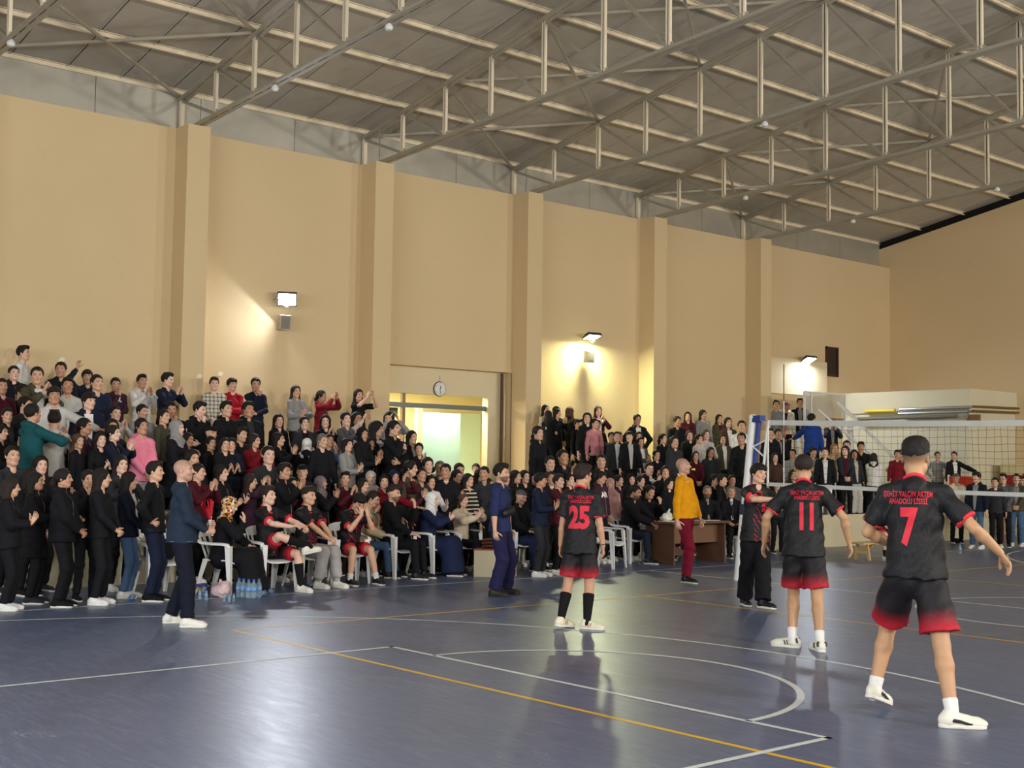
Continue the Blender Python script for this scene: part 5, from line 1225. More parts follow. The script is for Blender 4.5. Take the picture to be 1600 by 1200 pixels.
# player 11
b11 = G(1256, 1012); t, po, tp = hero('player number 11 seen from behind, both arms held away from his sides', b11, 1.84, 178,
    dict(pelvis=(0, .02, .93), lean=.06, head=(.12, .12, 0), L=((.36, -.08, .95), (.18, -.1, -1), (-1, .3, 0), .35), Rr=((-.40, -.08, .97), (-.25, -.1, -1), (1, .3, 0), .4), el=(.8, .6, 0), er=(-.8, .6, 0)),
    'crop:n', 'z', 'jersey', JB, 'short', 'shorts', shorts_mat(), sock=(SOCKW, .24), feet=(G(1238, 1012), G(1281, 1018)), rots=(R(72), R(20)), collar=RED, cuffs=RED, res=.0095, hres=.0058, wide=.018, hem=-.1, detail=[('heel', SHB), ('bars', SHB)])
jersey_print(t, po, tp, '11', .56, .32, .03)
# player 25
b25 = G(905, 980); t, po, tp = hero('player number 25 seen from behind in tall black socks', b25, 1.71, 166,
    dict(pelvis=(0, .0, .93), lean=.03, twist=-.05, head=(-.55, .08, 0), L=((.24, -.04, .8), (.05, -.15, -1), (-1, .2, 0), .4), Rr=((-.27, -.02, .78), (-.02, -.15, -1), (1, .2, 0), .5)),
    'quiff:n', 'c', 'jersey', JB, 'short', 'shorts', shorts_mat(), sock=(SOCKB, .72), feet=((*G(876, 982), .01), G(917, 983)), rots=(R(-28), R(-100)), tilt=(R(6), 0), collar=RED, cuffs=RED, res=.0095, hres=.0058, shoem=mat('shoe_cream', (224, 216, 190), .5), wide=.012, hem=-.13, detail=[('bars', mat('shoe_gold', (170, 140, 90), .5))])
jersey_print(t, po, tp, '25', .72, .32, .02)
wb_ = tube_part('bracelet', po.wr[1]+nrm(po.elb[1]-po.wr[1])*.015, po.wr[1]+nrm(po.elb[1]-po.wr[1])*.028, .03, .031, M_dark, t)
# clapping player beside the post
bp_ = G(1180, 949); t, po, tp = hero('player in black tracksuit trousers clapping beside the net post, facing the camera', bp_, 1.75, 28,
    dict(pelvis=(0, 0, .93), lean=.0, twist=.1, side=.05, head=(.12, .02, .06), L=((.1, -.42, 1.24), (-.35, -.5, .75), (-.8, .3, .2), .35), el=(.8, .2, -.8), Rr=((.02, -.44, 1.34), (.75, -.35, .45), (.2, .3, -.6), .5), er=(-1, -.1, -.25)),
    'fringe:k', 'b', 'jersey', JF, 'short', 'pants', cm('black'), shoem=SHB, feet=(G(1192, 953), G(1163, 946)), rots=(R(20), R(-10)), collar=RED, cuffs=RED, wide=.03, flare=.012, res=.009, hres=.0052)
print_on(t, tp, po, 'AFL', .05, .33, -1, REDP, .006, 1., .02, 'emblem', dx=.04); print_on(t, tp, po, 'ANK', .05, .27, -1, REDP, .006, 1., .02, 'emblem', dx=.05)
# referee
br = G(1070, 909); t, po, tp = hero('bald referee in mustard yellow sweater and red trousers, blowing a whistle', br, 1.83, 66,
    dict(pelvis=(0, 0, .935), lean=-.04, head=(.05, -.08, 0), L=((.22, -.16, .83), (0, -.3, -1), (-1, .2, 0), .4), Rr=((-.25, .02, .80), (0, -.25, -1), (1, .2, 0), .4)),
    'bald', 'zb', 'sweater', cloth('mustard', (214, 146, 10)), 'long', 'pants', cloth('wine', (112, 14, 38)), shoem=SHB, solem=mat('sole_pale', (200, 206, 170), .5), feet=((*G(1066, 897), .06), G(1072, 911)), tilt=(R(22), 0), rots=(0, R(-15)), fat=.035, hem=-.03, wide=.012, collar=M_paintw, res=.0095, hres=.0055)
wp = po.hc+po.HM @ np.array([0, -.125, -.062]); MB().tube([Vector(wp), Vector(wp-np.array([0, .045, .0]))], [.012, .015], 8).build('whistle', mat('whistle_yellow', (232, 214, 90), .4), t, smooth=True)
# man in navy
bb_ = G(780, 930); t, po, tp = hero('bearded man in navy sweatshirt with crossbody pouch standing on the court line', bb_, 1.7, 66,
    dict(pelvis=(0, 0, .93), head=(.08, .02, 0), L=((.24, -.05, .8), (0, -.2, -1), (-1, .1, 0), .5), Rr=((-.25, -.03, .79), (0, -.2, -1), (1, .1, 0), .5)),
    'quiff:k', 'bb', 'sweater', cloth('navyblue', (38, 46, 84)), 'rolled', 'pants', cloth('navypants', (34, 34, 70)), shoem=mat('boots', (44, 38, 36), .6), solem=SHB, feet=(G(791, 928), G(772, 932)), wide=.022, flare=.008, res=.0095, hres=.0055)
pch = tube_part('pouch', po.chest-po.Uv*.13+po.Fv*.17+po.Lv*.02, po.chest-po.Uv*.16+po.Fv*.15-po.Lv*.15, .065, .06, mat('pouch_black', (20, 20, 22), .45, bump=.3, bscale=60), t, clip=0, fr=po.Fv, sc=1.5)
MB().tube([Vector(po.chest+po.Fv*a+po.Lv*b+po.Uv*c_) for a, b, c_ in ((.17, -.1, -.1), (.165, .02, .03), (.1, .12, .14), (-.02, .13, .17), (-.13, .05, .05), (-.16, -.1, -.1))], .011, 6, (1, .5)).build('pouch_strap', M_dark, t, smooth=True)
# bald coach
bc_ = G(280, 975); t, po, tp = hero('bald coach in dark navy tracksuit standing at front left, watching the court', bc_, 1.71, 84,
    dict(pelvis=(0, 0, .93), head=(-.1, -.05, 0), L=((.05, -.27, 1.06), (-.5, -.6, .1), (-.5, .5, 0), 1.0), Rr=((-.08, -.27, .99), (.5, -.6, .05), (.6, .5, 0), 1.0), el=(.6, .8, -.5), er=(-.6, .8, -.5)),
    'bald', 'zb', 'sweater', cloth('coachnavy', (34, 46, 62)), 'long', 'pants', cloth('coachtrousers', (18, 22, 36)), feet=((*G(266, 974),), G(293, 980)), rots=(R(10), R(-5)), hem=-.06, wide=.014, res=.0095, hres=.0055, fat=.03, wx=1.08)
tube_part('jacket_hem_stripe', po.P-po.Uv*.045, po.P-po.Uv*.035, .199, .198, mat('stripe_pale', (150, 150, 152), .7), t, fr=po.Fv, sc=1.2)
fl = empty('red_bouquet', tuple(t.matrix_basis @ Vector((po.wr[0]+po.wr[1])/2+po.Fv*.03+po.Uv*.04))); tag(fl, 'red paper-wrapped bouquet held upright by the bald coach', 'bouquet')
mb = MB()
rb = random.Random(5)
for k in range(16):
    a = rb.uniform(0, 6.28); r_ = rb.uniform(.03, .09); a2 = a+rb.uniform(.4, .9); zt = rb.uniform(.14, .24)
    mb.add([(0, 0, .0), (r_*math.cos(a), r_*math.sin(a), zt), (r_*math.cos(a2), r_*math.sin(a2), zt+rb.uniform(-.05, .03)), (r_*.5*math.cos(a), r_*.5*math.sin(a), zt+.04)], [(0, 1, 2), (1, 3, 2)])
mb.build('wrapping', mat('crepe_red', (176, 20, 40), .7, bump=.8, bscale=40), fl); fl.rotation_euler = (R(6), R(-10), 0)
MB().tube([(0, 0, -.12), (0, 0, .05)], [.012, .022], 8).build('stems', mat('wrap_pale', (200, 200, 196), .4), fl, smooth=True)
# ------------------------------------------------------------------ seated figures
def sit(dx=0., lean=.0, **k):
    d = dict(pelvis=(0, .06, .53), lean=lean, fl=((.13, -.42, .085), 0), fr=((-.13, -.42, .085), 0), kl=(0, -1, 1), kr=(0, -1, 1), L=((.12, -.32, .66), (-.3, -.9, -.1), (0, .2, -1), .4), Rr=((-.12, -.32, .66), (.3, -.9, -.1), (0, .2, -1), .4), el=(1, .6, -.3), er=(-1, .6, -.3))
    d.update(k); return d
SX = {352: -3.25, 424: -3.2, 482: -3.42, 545: -3.62, 576: -4.25, 618: -3.92, 672: -4.0, 722: -4.15, 812: -4.05, 985: -4.15, 1012: -4.65}
def seated(lab, px, py, h, phi, pose, chair_lab=None, cphi=None, **k):
    k.setdefault('res', .0135); k.setdefault('hres', .0075); x = SX[px]; y = on_x(px, py, x)[1]; t, po, tp = hero(lab, (x, y), h, phi, pose, **k)
    if chair_lab: chair(x, y, cam_rz(x, y, phi-14 if cphi is None else cphi), chair_lab); 
    return t, po, tp
seated('woman in floral headscarf and black coat sitting, hand over her face', 352, 868, 1.6, 75, sit(lean=.12, head=(0, .15, 0), Rr=((-.02, -.26, 1.0), (.1, .0, 1), (.2, 1, 0), .3), er=(-.5, -.4, -1)), 'white plastic chair under the woman in the floral headscarf',
       hair='hijab:floral', skin='a', top='coat', topm=cm('black'), bottom='dress', botm=cm('black'), shoem=SHB, hem=-.1)
seated('player sitting with one leg crossed over his knee, tall black socks', 424, 862, 1.76, 46, sit(lean=-.05, head=(.25, .0, 0), fr=((.16, -.5, .60), 0), kr=(-.9, -.5, .9), fl=((.13, -.42, .085), 0), L=((.2, -.42, .84), (-.5, -.5, -.1), (-.3, .2, -1), .6), Rr=((-.08, -.4, .86), (.5, -.6, .1), (0, .2, -1), .6)),
       'front white plastic chair, with the crossed-leg player', hair='quiff:n', skin='a', top='jersey', topm=JF, sleeve='short', bottom='shorts', botm=shorts_mat(), sock=(SOCKB, .7), collar=RED, cuffs=RED, hem=-.08, rots=(0, R(70)), tilt=(0, R(-10)))
seated('seated player in jersey and pale grey sweatpants, second of the three on the bench chairs', 482, 862, 1.74, 48, sit(lean=.05, head=(.2, -.05, 0), L=((.02, -.42, .66), (-.3, -.8, -.4), (0, .2, -1), .6), Rr=((-.02, -.4, .66), (.3, -.8, -.4), (0, .2, -1), .6), fr=((-.12, -.3, .085), 0)),
       'white plastic chair under the player in grey sweatpants', hair='fade:n', skin='b', top='jersey', topm=JF, sleeve='short', bottom='jogger', botm=cloth('sweatgrey', (168, 164, 162)), collar=RED, cuffs=RED, hem=-.08, wide=.02)
seated('player hiding his face in both hands, elbows on his knees', 545, 852, 1.74, 30, sit(lean=.42, head=(0, .25, 0), L=((.05, -.42, .98), (-.1, .1, 1), (-.2, 1, 0), .5), Rr=((-.05, -.42, .98), (.1, .1, 1), (.2, 1, 0), .5), el=(.4, -.3, -1), er=(-.4, -.3, -1), fl=((.2, -.45, .085), 0), fr=((-.2, -.4, .085), 0)),
       'white plastic chair under the player hiding his face', hair='fringe:k', skin='b', top='jersey', topm=JF, sleeve='short', bottom='shorts', botm=shorts_mat(), sock=(SOCKW, .2), collar=RED, cuffs=RED, hem=-.08, shoem=SHB)
seated('seated figure in beige jacket and blue jeans behind the player hiding his face', 576, 838, 1.66, 66, sit(lean=.15, head=(0, .2, 0)), None, hair='short:n', skin='b', top='puffer', topm=cm('beige'), botm=cm('denim'), shoem=SHB)
seated('man in black jacket seated with his hand over his mouth', 618, 850, 1.76, 62, sit(lean=.0, head=(.1, .05, 0), L=((.02, -.3, 1.06), (-.1, .1, 1), (.0, 1, 0), .8), el=(.6, -.4, -1)), 'white plastic chair under the man with hand over his mouth',
       hair='fade:n', skin='bb', top='hoodie', topm=cm('black'), botm=cm('black'), shoem=SHB)
seated('woman in white headscarf and long navy dress sitting and clapping', 672, 846, 1.62, 72, sit(lean=.1, L=((.04, -.34, .93), (-.2, -.6, .6), (-1, 0, 0), .3), Rr=((-.04, -.34, .93), (.2, -.6, .6), (1, 0, 0), .3)), 'plastic chair almost hidden under the woman in navy',
       hair='hijab:white', skin='a', top='coat', topm=cloth('navydress', (28, 36, 66)), bottom='dress', botm=cloth('navydress', (28, 36, 66)), shoem=SHB, hem=-.1)
seated('woman in cream fleece coat sitting and clapping', 722, 838, 1.6, 55, sit(lean=.08, L=((.1, -.34, 1.0), (-.3, -.4, .9), (-1, 0, 0), .3), Rr=((-.06, -.36, .95), (.2, -.4, .9), (1, 0, 0), .3)), 'chair hidden under the woman in the cream coat',
       hair='long:r', skin='a', top='coat', topm=cloth('creamfleece', (214, 198, 172)), botm=cm('black'), shoem=mat('tan_boot', (150, 86, 46), .6), hem=-.12)
seated('older man in grey knitted cap and dark suit sitting, looking down', 812, 846, 1.68, 50, sit(lean=.05, head=(.1, .3, 0)), 'chair hidden under the man in the grey cap', hair='beanie:dgrey', skin='g', top='suit', topm=cm('black'), botm=cloth('suitblue', (38, 46, 78)), shoem=SHB)
seated('man in black padded jacket and jeans leaning forward on a white chair', 985, 838, 1.78, 62, sit(lean=.2, head=(.1, .05, 0), L=((.05, -.46, .72), (-.3, -.7, -.5), (0, .2, -1), .7), Rr=((-.05, -.44, .7), (.3, -.7, -.5), (0, .2, -1), .7)), 'white plastic chair under the man in the black padded jacket',
       hair='short:k', skin='cb', top='puffer', topm=cm('black'), botm=cloth('darkjeans', (32, 38, 54)), shoem=SHB)
seated('young man resting his chin on his hand behind the seated man in black', 1012, 832, 1.74, 45, sit(lean=.12, head=(.1, .1, 0), L=((.02, -.3, 1.04), (-.1, .1, 1), (.0, 1, 0), .8), el=(.6, -.4, -1)), 'white plastic chair behind the man in the padded jacket', hair='short:k', skin='b', top='hoodie', topm=cm('black'), botm=cm('black'), shoem=SHB)
x, y = G(950, 845, .45); chair(x, y, cam_rz(x, y, 65), 'empty-looking white chair just right of player 25')
x, y = G(250, 873, .45); chair(x, y, cam_rz(x, y, 25), 'white plastic chair behind the bald coach, black jacket over it'); jk = tube_part('black_jacket', np.array([x-.1, y-.12, .6]), np.array([x+.12, y+.12, .56]), .15, .12, cm('black'), None, .012); tag(jk, 'black jacket dumped on the chair behind the bald coach', 'jacket')
for (px, py, lab, hr, sk_, ph) in ((1106, 842, 'bearded balding official in dark suit seated behind the table', 'crop:w', 'cb', 15), (1143, 840, 'official in black suit, white shirt and tie seated by the net post', 'short:w', 'c', 12)):
    x = -4.3 if ph == 15 else -4.15; y = on_x(px, py, x)[1]; t, po, tp = hero(lab, (x, y), 1.74, ph, sit(), hair=hr, skin=sk_, top='suit', topm=cm('black'), botm=cm('black'), shoem=SHB)
    tube_part('shirt', po.chest+po.Fv*.075-po.Uv*.14, po.neck+po.Fv*.02-po.Uv*.02, .07, .055, cm('white' if ph == 12 else 'grey'), t, clip=0, fr=po.Lv, sc=1.6)
    if ph == 12: MB().tube([Vector(po.neck+po.Fv*.085-po.Uv*.03), Vector(po.chest+po.Fv*.155+po.Uv*.02), Vector(po.chest+po.Fv*.155-po.Uv*.14)], [.014, .018, .024], 6, (1, .3)).build('tie', cm('dgrey'), t, smooth=True)
    chair(x, y, cam_rz(x, y, ph), 'white plastic chair under the official %s' % ('with the tie' if ph == 12 else 'with the beard'))
x, y = G(1375, 845, .35); hero('player in black and red sitting on the pine bench, hidden behind player 7', (x, y), 1.72, 30, sit(lean=.2), hair='short:k', skin='b', top='jersey', topm=JF, sleeve='short', bottom='shorts', botm=shorts_mat(), sock=(SOCKB, .3), cuffs=RED, hem=-.08)
# ------------------------------------------------------------------ the crowd: px py kind hair top trousers pose turn rows | label
CROWD = '''37 543 b quiff te:white black stand 70 W|tall boy in white shirt against the wall, highest head at far left
22 574 b short ho:black black stand 20 S|smiling boy in black hoodie at far left, below the tall boy in white
59 576 b short ja:olive navy claph 25 S|boy in grey-olive jacket with hands at his chin near far left
96 568 b short co:black black stand 10 S|boy in thick black hooded coat at the wall under the paper scrap
137 580 b fringe sw:navy black raise 25 S|boy in navy with one arm raised high by the wall
152 588 b short sw:navy black stand 30 S|boy in navy with yellow collar trim beside the raised arm
181 592 b short sw:plum black mouth 30 S|boy in dark maroon lettered sweater clapping before his mouth
222 588 b quiff ho:white black claph 25 S|boy in white hooded jacket clapping high by the wall
261 585 b quiff sw:navy black claph 45 S|boy in navy pullover clapping, next to the first pilaster
106 593 b quiff te:lgrey black stand 10 S|boy in pale grey zip-neck sweater behind the varsity jacket
4 594 b short sw:maroon black stand 35 S|boy in maroon cut by the left edge, glasses
33 604 b short sw:black black stand 35 S|boy in black with glasses at far left, third row down
85 607 b fringe ja:lgrey black reach 10 S|boy in pale varsity jacket with an arm over his friend
39 622 b short sw:char black stand 45 S|boy in charcoal looking down behind the teal tracksuit
52 634 b short ja:teal lgrey embrace 125 R1|boy in teal tracksuit with white shoulder flash, seen from behind
86 645 b quiff ts:lgrey black face2 150 R1|boy in grey T-shirt seen from behind, hands at his head
138 616 b fringe ja:dnavy black stand 15 S|boy in open dark jacket above the maroon-hooded girl
181 637 b short te:lgrey black claph 25 R2|boy in black and white top above the clapping girl with glasses
222 634 b short te:grey black low 20 R2|boy in grey sweatshirt behind the girl in pink
256 642 b short te:olive black stand 60 R2|boy in dark olive jumper looking right behind the grey headscarf
270 630 b short sw:black black mouth 20 S|boy in black half hidden beside the first pilaster
310 630 b quiff ja:black maroon mouth 35 S|boy in black jacket over maroon, hand on his cheek
133 656 g tied ho:plum black low 65 R1|girl in maroon zip hoodie, hair tied back, in profile
158 678 g long sw:black black clap 20 S|small face between the maroon hoodie and the girl with glasses
178 667 g tied ho:dnavy dnavy claph 60 R1|girl in navy hoodie with glasses clapping
222 656 g tied ho:pink grey low 30 R1|girl in bright pink hoodie clapping
277 659 g hijab:grey co:black black clap 60 R1|woman in grey headscarf and long black coat clapping
293 678 g long sw:black black clap 30 S|face just right of the grey headscarf
329 668 b cap:black sw:black black stand 20 S|boy in black cap below the plaid shirt
330 684 g tied sw:black black stand 55 R1|girl in black with hair tied back, below the black cap
2 666 g long sw:black black clap 60 S|person in black clapping, cut by the left edge
176 657 g long sw:char black stand 10 S|head peeping out behind the girl with glasses
17 750 g long:n pu:black black clap 70 L|girl with long brown hair and black jacket, leftmost of the standing front row
57 741 g long co:black black clap 70 L|girl in black over grey top with very long dark hair, front row
100 736 g tied pu:black black low 75 L|girl in black padded jacket with hair pinned up, front row
138 737 g tied ho:black black mouth 15 L|girl in black zip jacket covering her mouth, front row
159 735 g long sw:black black low 65 L|girl with hairband in profile behind the one covering her mouth
202 740 g long ja:dnavy denim low 70 L|girl in white top, navy cardigan and blue jeans, front row
243 725 b quiff sw:black navy akimbo 70 L|boy in black sweater at the left plastic chair, looking right
49 734 g long sw:black black stand 30 F|dark-haired head behind the long-haired girls at front left
120 742 g long:r sw:black black stand 60 S|brown-haired head between front-row girls at left
309 727 b short sw:maroon black claph 50 F|clapping man half hidden behind the bald coach
335 592 b quiff:n te:plaid brown low 10 S|boy in checked overshirt right of the first pilaster
363 593 b fringe sw:red black cross 30 S|boy in bright red sweater with folded arms at the wall
400 592 b short te:dnavy black mouth 30 S|boy in dark navy sweatshirt, fingers at his mouth, at the wall
463 604 g long:n ho:grey black apart 45 S|long-haired girl in grey hoodie clapping at the wall
503 612 g tied ho:crim black up2 60 S|girl in crimson hoodie clapping over her head
561 610 g long ts:black black up2 45 S|girl in black T-shirt clapping high beside the second pilaster
354 630 b quiff ja:black black stand 40 S|boy in black jacket with light lettering below the red sweater
388 631 b quiff ja:black black low 35 S|boy in black zip jacket clapping low, fringe of dark hair
376 670 b quiff sw:black black stand 30 S|boy with cropped hair and tan face below the zip jackets
436 649 g long sw:black black stand 40 S|smiling girl in black in profile below the grey hoodie
476 653 g tied ja:char black apart 20 S|girl with chin raised, dark grey jacket
509 650 g long sw:black black claph 20 S|girl smiling under the crimson hoodie
541 646 g tied sw:dgrey black claph 45 S|girl in slate grey sleeves with hands raised
558 646 g long te:lgrey black up2 30 S|girl hiding her mouth with both hands by the second pilaster
567 670 g hijab:black sw:black black clap 55 S|woman in black headscarf below the slate grey sleeves
588 661 g curly ja:black black claph 50 S|curly-haired girl with white collar and phone
608 646 g long te:grey black up2 10 S|girl in grey sweater arms raised against the lit doorway
615 659 g tied sw:black black mouth 50 S|girl in black in front of the grey sweater at the doorway
397 680 g long:n ho:crim black claph 35 R1|long-haired girl in dark red zip hoodie clapping
436 678 g long sw:black black claph 65 S|girl with very long straight black hair clapping in profile
480 687 g hijab:white ja:black black stand 170 R1|person in white headscarf with black backpack, seen from behind
515 680 g tied ja:denim black face2 20 S|girl in denim jacket laughing into her hands
543 687 g long co:grey black clap 50 R1|girl in pale grey coat with white hood clapping
578 686 g bun ho:black black claph 40 S|girl in black hoodie with glasses, right of the grey coat
611 687 g long sw:black black claph 45 S|girl with glasses in black, near the doorway edge
628 691 g long sw:black black stand 50 S|girl in black, calm face, left of the doorway
362 693 g tied ho:dnavy black clap 20 R1|girl in navy top clapping, left of the dark red hoodie
346 729 g long pu:black black apart 65 F|long-haired girl in black padded coat clapping behind the floral scarf
391 743 g long:n sw:plum black up2 55 F|girl in plum sweater clapping high behind the crossed-leg player
444 727 b quiff co:black black claph 60 F|bearded man in black coat behind the seated players
473 728 b cap:black ja:black black low 20 F|boy in black flat cap facing the camera
503 697 b short:w sw:black black stand 20 R1|boy beside the white headscarf, head tilted
502 746 g hijab:pattern pu:black black claph 65 F|woman in patterned grey-mauve headscarf and black padded coat
540 745 b quiff sw:maroon black claph 30 F|boy in maroon with hand before his face
580 738 g hijab:pattern2 co:lgrey black stand 30 F|woman in light patterned headscarf
601 744 g bun sw:crim black reach 25 F|girl in crimson sweater stretching her arms out
617 718 g hijab:purple sw:black black clap 60 S|woman in muted purple headscarf
568 750 g long ja:grey black clap 55 F|woman with black hair and pale grey waistcoat
617 737 g hijab:navy sw:maroon black up2 40 F|woman in navy headscarf clapping before her face
351 712 g long sw:black black clap 20 S|shadowed face under the girl clapping in navy
457 748 g long sw:maroon black claph 30 F|clapping hands and face between bearded man and cap
644 675 g long ja:black black low 40 S|girl with loose black hair in front of the yellow doorway wall
655 698 g tied sw:black black claph 20 S|girl with glasses and hand at her face, by the doorway
669 717 g tied sw:black black stand 40 F|girl in black at the foot of the left stand
688 723 b short:w su:dgrey black stand 10 F|man with glasses in dark grey jacket by the doorway
641 722 g tied sw:olive black stand 50 F|girl in olive below the loose-haired girl
658 733 b short sw:char black stand 40 F|boy in charcoal in profile near the doorway
717 726 b short sw:black black stand 0 F|dark-haired boy with head bowed before the pale green door
713 736 g tied:n sw:brown black stand 20 F|woman in brown below the pale green door
732 742 g long te:stripe black low 50 F|girl in black and cream striped jumper
750 735 g long sw:black black stand 30 F|girl with loose hair right of the striped jumper
744 726 g tied sw:black black stand 10 F|dark head in front of the right door frame
757 731 b short sw:char black stand 5 F|short dark hair just left of the man in navy
673 745 g tied te:white black apart 30 F|girl with glasses and white shirt clapping
704 751 g long sw:black maroon claph 45 F|girl in black clapping beside the striped jumper
762 749 g long ja:black black stand 45 F|girl in black right beside the man in navy
641 746 g long:n sw:maroon black claph 60 F|long-haired girl in maroon seen from the side
697 727 b short sw:black black stand 10 F|head behind the man with glasses in grey
806 737 g long co:black black low 65 F|girl with long straight hair and black coat right of the man in navy
820 737 g long sw:black black stand 40 F|long-haired girl in black behind the grey-capped man
844 741 b fringe sw:navy char clap 65 L|boy in navy polo sweater clapping, left of player 25
862 739 b short sw:black black stand 10 F|dark head between navy polo and player 25
873 750 b quiff:n sw:maroon black claph 60 L|boy in maroon with glasses at player 25's elbow
890 742 g tied sw:maroon black stand 50 F|girl in maroon just behind the shoulder of player 25
790 740 b short sw:black black stand 10 F|dark hair behind the man in navy
853 634 g long te:cream black stand 40 S|girl in cream against the pilaster right of the doorway
870 640 g long sw:black black claph 45 S|girl in black at the wall, second from the doorway side
891 638 g curly:r ja:black black stand 150 S|person with wavy brown hair seen from behind at the wall
918 646 g long sw:black black stand 20 S|girl in black top with white lettering, open-mouthed
935 636 g long:n ja:maroon black claph 20 S|girl in maroon with white collar, at the wall under the speaker
841 668 g tied co:black black stand 60 S|girl in black leaning on the pilaster beside the stand
857 671 g long ts:black black clap 150 S|girl in black and red jersey seen from behind at the stand corner
869 667 b short sw:black black stand 45 S|man in black behind the black and red jersey
905 656 b short sw:black black stand 40 S|tan-faced boy in black below the white lettering
903 676 b fringe sw:black black stand 50 S|boy in black, head in profile, below the tan-faced boy
933 672 b quiff ja:black white clap 20 S|fair boy in white T-shirt and black jacket
928 699 b short sw:dusty black stand 35 S|boy in dusty pink sweatshirt behind player 25
911 695 b cap:black sw:black black stand 50 S|boy in black cap above the head of player 25
964 693 b short ja:char black stand 10 S|boy in dark jacket over white collar, face to the camera
956 690 b short sw:black black stand 40 S|dark head left of the dark jacket and white collar
984 697 b fringe ja:black black stand 15 S|boy in black bomber jacket with centre-parted hair
996 649 g tied ja:black white akimbo 20 S|young woman in white shirt and black jacket, elbows out against the wall
998 676 g long sw:black black stand 10 S|girl in black lettered top below the white shirt
967 720 b short sw:black black stand 45 S|boy in black with tan face below the bomber jackets
1001 708 g long:n ja:dgrey white clap 40 S|girl in white top and grey cardigan clapping
1026 708 g tied sw:black black apart 30 S|girl in black scoop-neck top clapping
1055 705 b fringe sw:maroon black stand 35 S|youth in maroon pullover left of the referee's head
1036 679 g tied sw:black black stand 50 S|girl in black below the second-bay pilaster
1058 652 b short te:black black stand 20 S|boy in black T-shirt, leftmost at the wall in the fourth bay
1075 645 g long:n sw:maroon black stand 20 S|girl in maroon at the wall, above the referee
1098 642 g long:n ho:grey black stand 20 S|girl in grey hoodie at the wall, fourth bay
1124 649 g long:n ja:olive black stand 30 S|girl in olive jacket at the wall, fourth bay
1138 654 g long ja:brown lgrey stand 25 S|girl in brown over white at the wall, fourth bay
1159 659 b short te:white black low 10 S|boy in white looking down behind the top of the net post
1078 674 g long:n pu:black black stand 30 S|girl in long black coat above the referee
1103 673 g long:r ho:lgrey black clap 30 S|long-haired girl in white hoodie clapping
1130 680 g long:n ja:olive black stand 25 S|long-haired girl in dark green-black jacket
1054 683 g long:n ja:char beige stand 45 S|girl in beige and dark scarf behind the referee's shoulder
1092 680 g tied te:lgrey black stand 50 S|pale figure between black coat and white hoodie
1087 713 g long:n sw:maroon black low 20 S|girl in maroon behind the referee's face
938 738 b fringe ho:plum black stand 60 F|boy in maroon hoodie with white letters right of player 25
967 744 g tied sw:plum black stand 55 F|girl in maroon with badge behind the seated man
987 742 g hijab:black sw:black black stand 35 F|woman with black scarf and glasses in the floor row
1001 745 g tied sw:black black claph 55 F|girl in black with glasses clapping over the seated men
954 749 g hijab:rose sw:rose black stand 10 F|small figure in pinkish headscarf
1045 749 g long co:black black stand 30 F|girl in long black coat beside the referee's back
1116 747 b quiff sw:black black stand 40 F|bearded young man in black right of the referee
1129 750 b quiff ja:black white stand 65 F|boy in black jacket over white T-shirt behind the officials
1143 747 b short su:dgrey lgrey stand 5 F|man with dark grey jacket and pale scarf
1213 627 b quiff te:grey lgrey stand 5 W|boy in grey sweatshirt standing left of the antenna
1229 630 b cap:crim ja:cream black stand -20 W|boy in dark red cap beside the antenna
1250 624 b quiff ja:black white stand 5 W|tall boy in black waistcoat and pale sleeves by the backboard
1268 648 b short ja:blue black reach 160 R3|boy in bright blue jacket seen from behind, arm out
1300 654 b short ja:dnavy black face2 10 S|boy in navy hood holding hands before his face
1204 671 b short sw:black black stand 20 S|boy in black behind the net's top end
1216 672 b short ja:black lgrey stand 20 S|boy with pale striped scarf behind the antenna
1159 678 b short sw:black black stand 10 S|dark head directly behind the white post
1160 693 b fringe sw:black black stand 10 S|boy in black half behind the white post
1211 712 g long:n te:brown black stand 20 S|girl in grey-brown between net tapes
1270 700 b fringe ja:dgrey black stand 10 S|boy in dark grey right above player 11
1289 701 b short ja:black white stand 5 S|boy in black jacket with white T-shirt, front edge of far stand
1304 695 g long:l pu:beige black face2 20 S|fair-haired girl in beige padded jacket
1323 690 b short sw:dgrey black stand 5 S|boy behind the beige padded jacket's right shoulder
1321 698 g long:n ja:char black low 10 S|girl in dark jacket right of the beige padded jacket
1345 692 b quiff ja:black black mouth 10 S|boy in black with hand at his chin, far stand
1365 713 g curly:n pu:white black low 175 S|girl in white puffy jacket seen from behind
1335 704 g long ja:char wide:lgrey stand 30 S|girl in dark jacket and wide pale trousers on the stand edge
1239 708 b short te:grey black stand 5 S|head half hidden just left of player 11
1214 754 g long:n sw:char black stand 15 F|face under the net's lower tape, left of player 11
1232 757 g tied sw:black black stand -10 F|second face under the net's lower tape
1407 704 b short te:beige brown akimbo 10 S|man in beige T-shirt behind the shoulder of player 7
1402 728 b quiff te:crim black stand 5 S|dark-haired man in front of the beige T-shirt
1465 716 b short te:grey black akimbo 20 S|man in grey and white behind the ear of player 7
1491 707 b short ja:black maroon reach 15 S|young man in maroon with open black jacket, arm out
1494 741 b cap:dgrey sw:cream black stand 10 F|person in a grey cap behind player 7
1526 739 b fringe ja:dnavy denim stand -20 L|boy in navy varsity jacket and jeans right of player 7
1568 742 b quiff ho:dgrey black low 0 L|boy in grey hoodie and black trousers near the right edge
1555 749 b short sw:char black stand 10 L|boy peeping out behind the grey hoodie
1588 742 b short ja:olive denim low -5 L|boy in olive hoodie and blue jeans near the right edge
1599 746 b short sw:black black stand 0 L|boy cut by the right edge'''
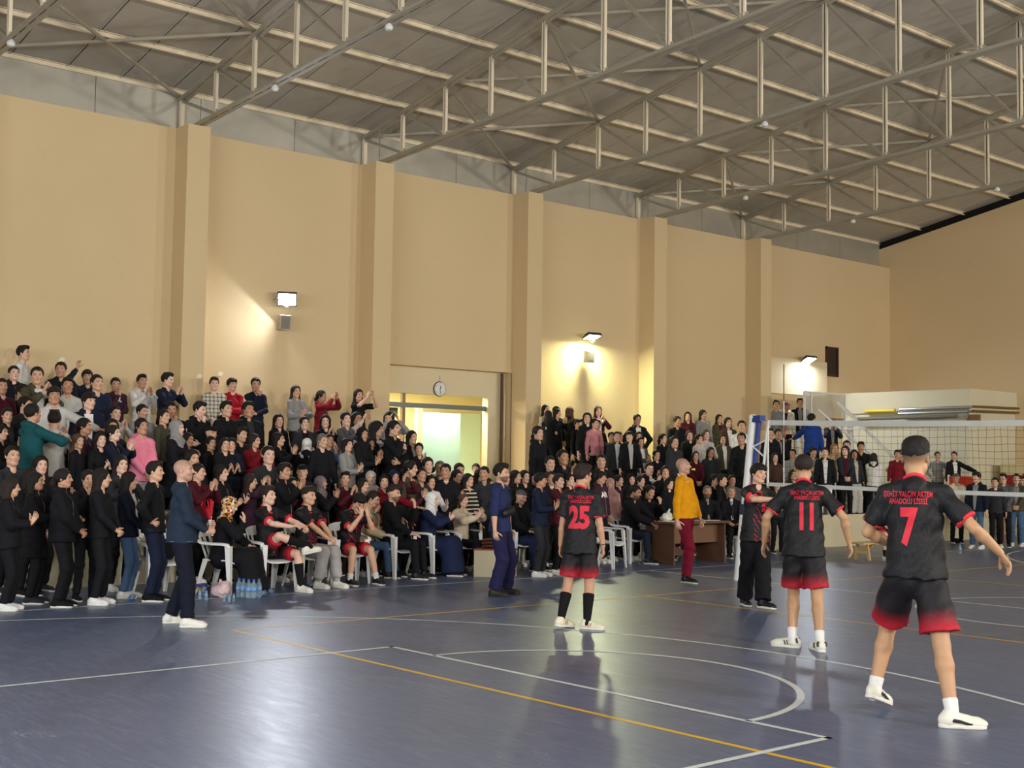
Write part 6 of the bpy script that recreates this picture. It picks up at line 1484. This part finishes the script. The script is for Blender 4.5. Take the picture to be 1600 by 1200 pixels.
for ln in sorted(CROWD.split('\n'), key=lambda q: float(q.split()[1])):
    a, lab = ln.split('|'); a = a.split()
    o = person(float(a[0]), float(a[1]), a[2], a[3], a[4], a[5], a[6], float(a[7]), lab, rows=None if a[8] == '-' else a[8])
    if 'lettered sweater' in lab: print_on(o[0], o[2], o[1], 'AFL', .1, .42, -1, M_paintw, .006)
    if 'white letters' in lab and 'hoodie' in lab: print_on(o[0], o[2], o[1], 'AFL', .13, .38, -1, M_paintw, .01)
    if 'seen from behind at the stand corner' in lab: print_on(o[0], o[2], o[1], '1', .16, .38, 1, M_paintw, .01)
# hidden-most heads that fill the dark rows
FILL = '''12 640 b short|210 690 g long|243 690 g tied|300 705 g long|20 700 b short|65 715 g long|85 700 b short|190 715 g long|325 720 g long|420 700 b short|412 722 g tied|460 705 g long|530 720 g long|560 715 b short|590 712 g long|380 715 b short|430 745 b short|520 735 b short|655 755 g long|690 762 g tied|720 760 b short|780 745 g long|830 755 b short|905 752 g long|925 765 b short|950 715 g long|975 765 g long|1015 725 b short|1020 760 b short|1040 730 g long|1065 740 g long|1095 745 b short|1110 700 g long|1145 710 b short|1125 715 g long|1175 712 b short|1190 700 g long|1235 690 b short|1255 715 g long|1190 735 b short|880 705 b short|885 725 g long|900 730 b short|940 712 b short|860 715 b short|1010 690 b short|300 690 b short|290 735 g long|1180 690 g long|1085 765 b short|1240 735 g long|560 735 g tied|480 760 g tied|355 770 g long|775 760 g long|850 765 g long'''
for i, q in enumerate(FILL.split('|')):
    px, py, kd, hr = q.split()
    person(float(px), float(py), kd, hr, rnd.choice(('sw:black', 'ho:black', 'sw:char', 'sw:dnavy', 'ja:black', 'sw:plum')), 'black', rnd.choice(('stand', 'clap', 'low', 'claph')), rnd.uniform(0, 60),
           'dark-clothed spectator almost hidden behind the others in the packed crowd', rows=None, group='hidden spectators in the crowd')
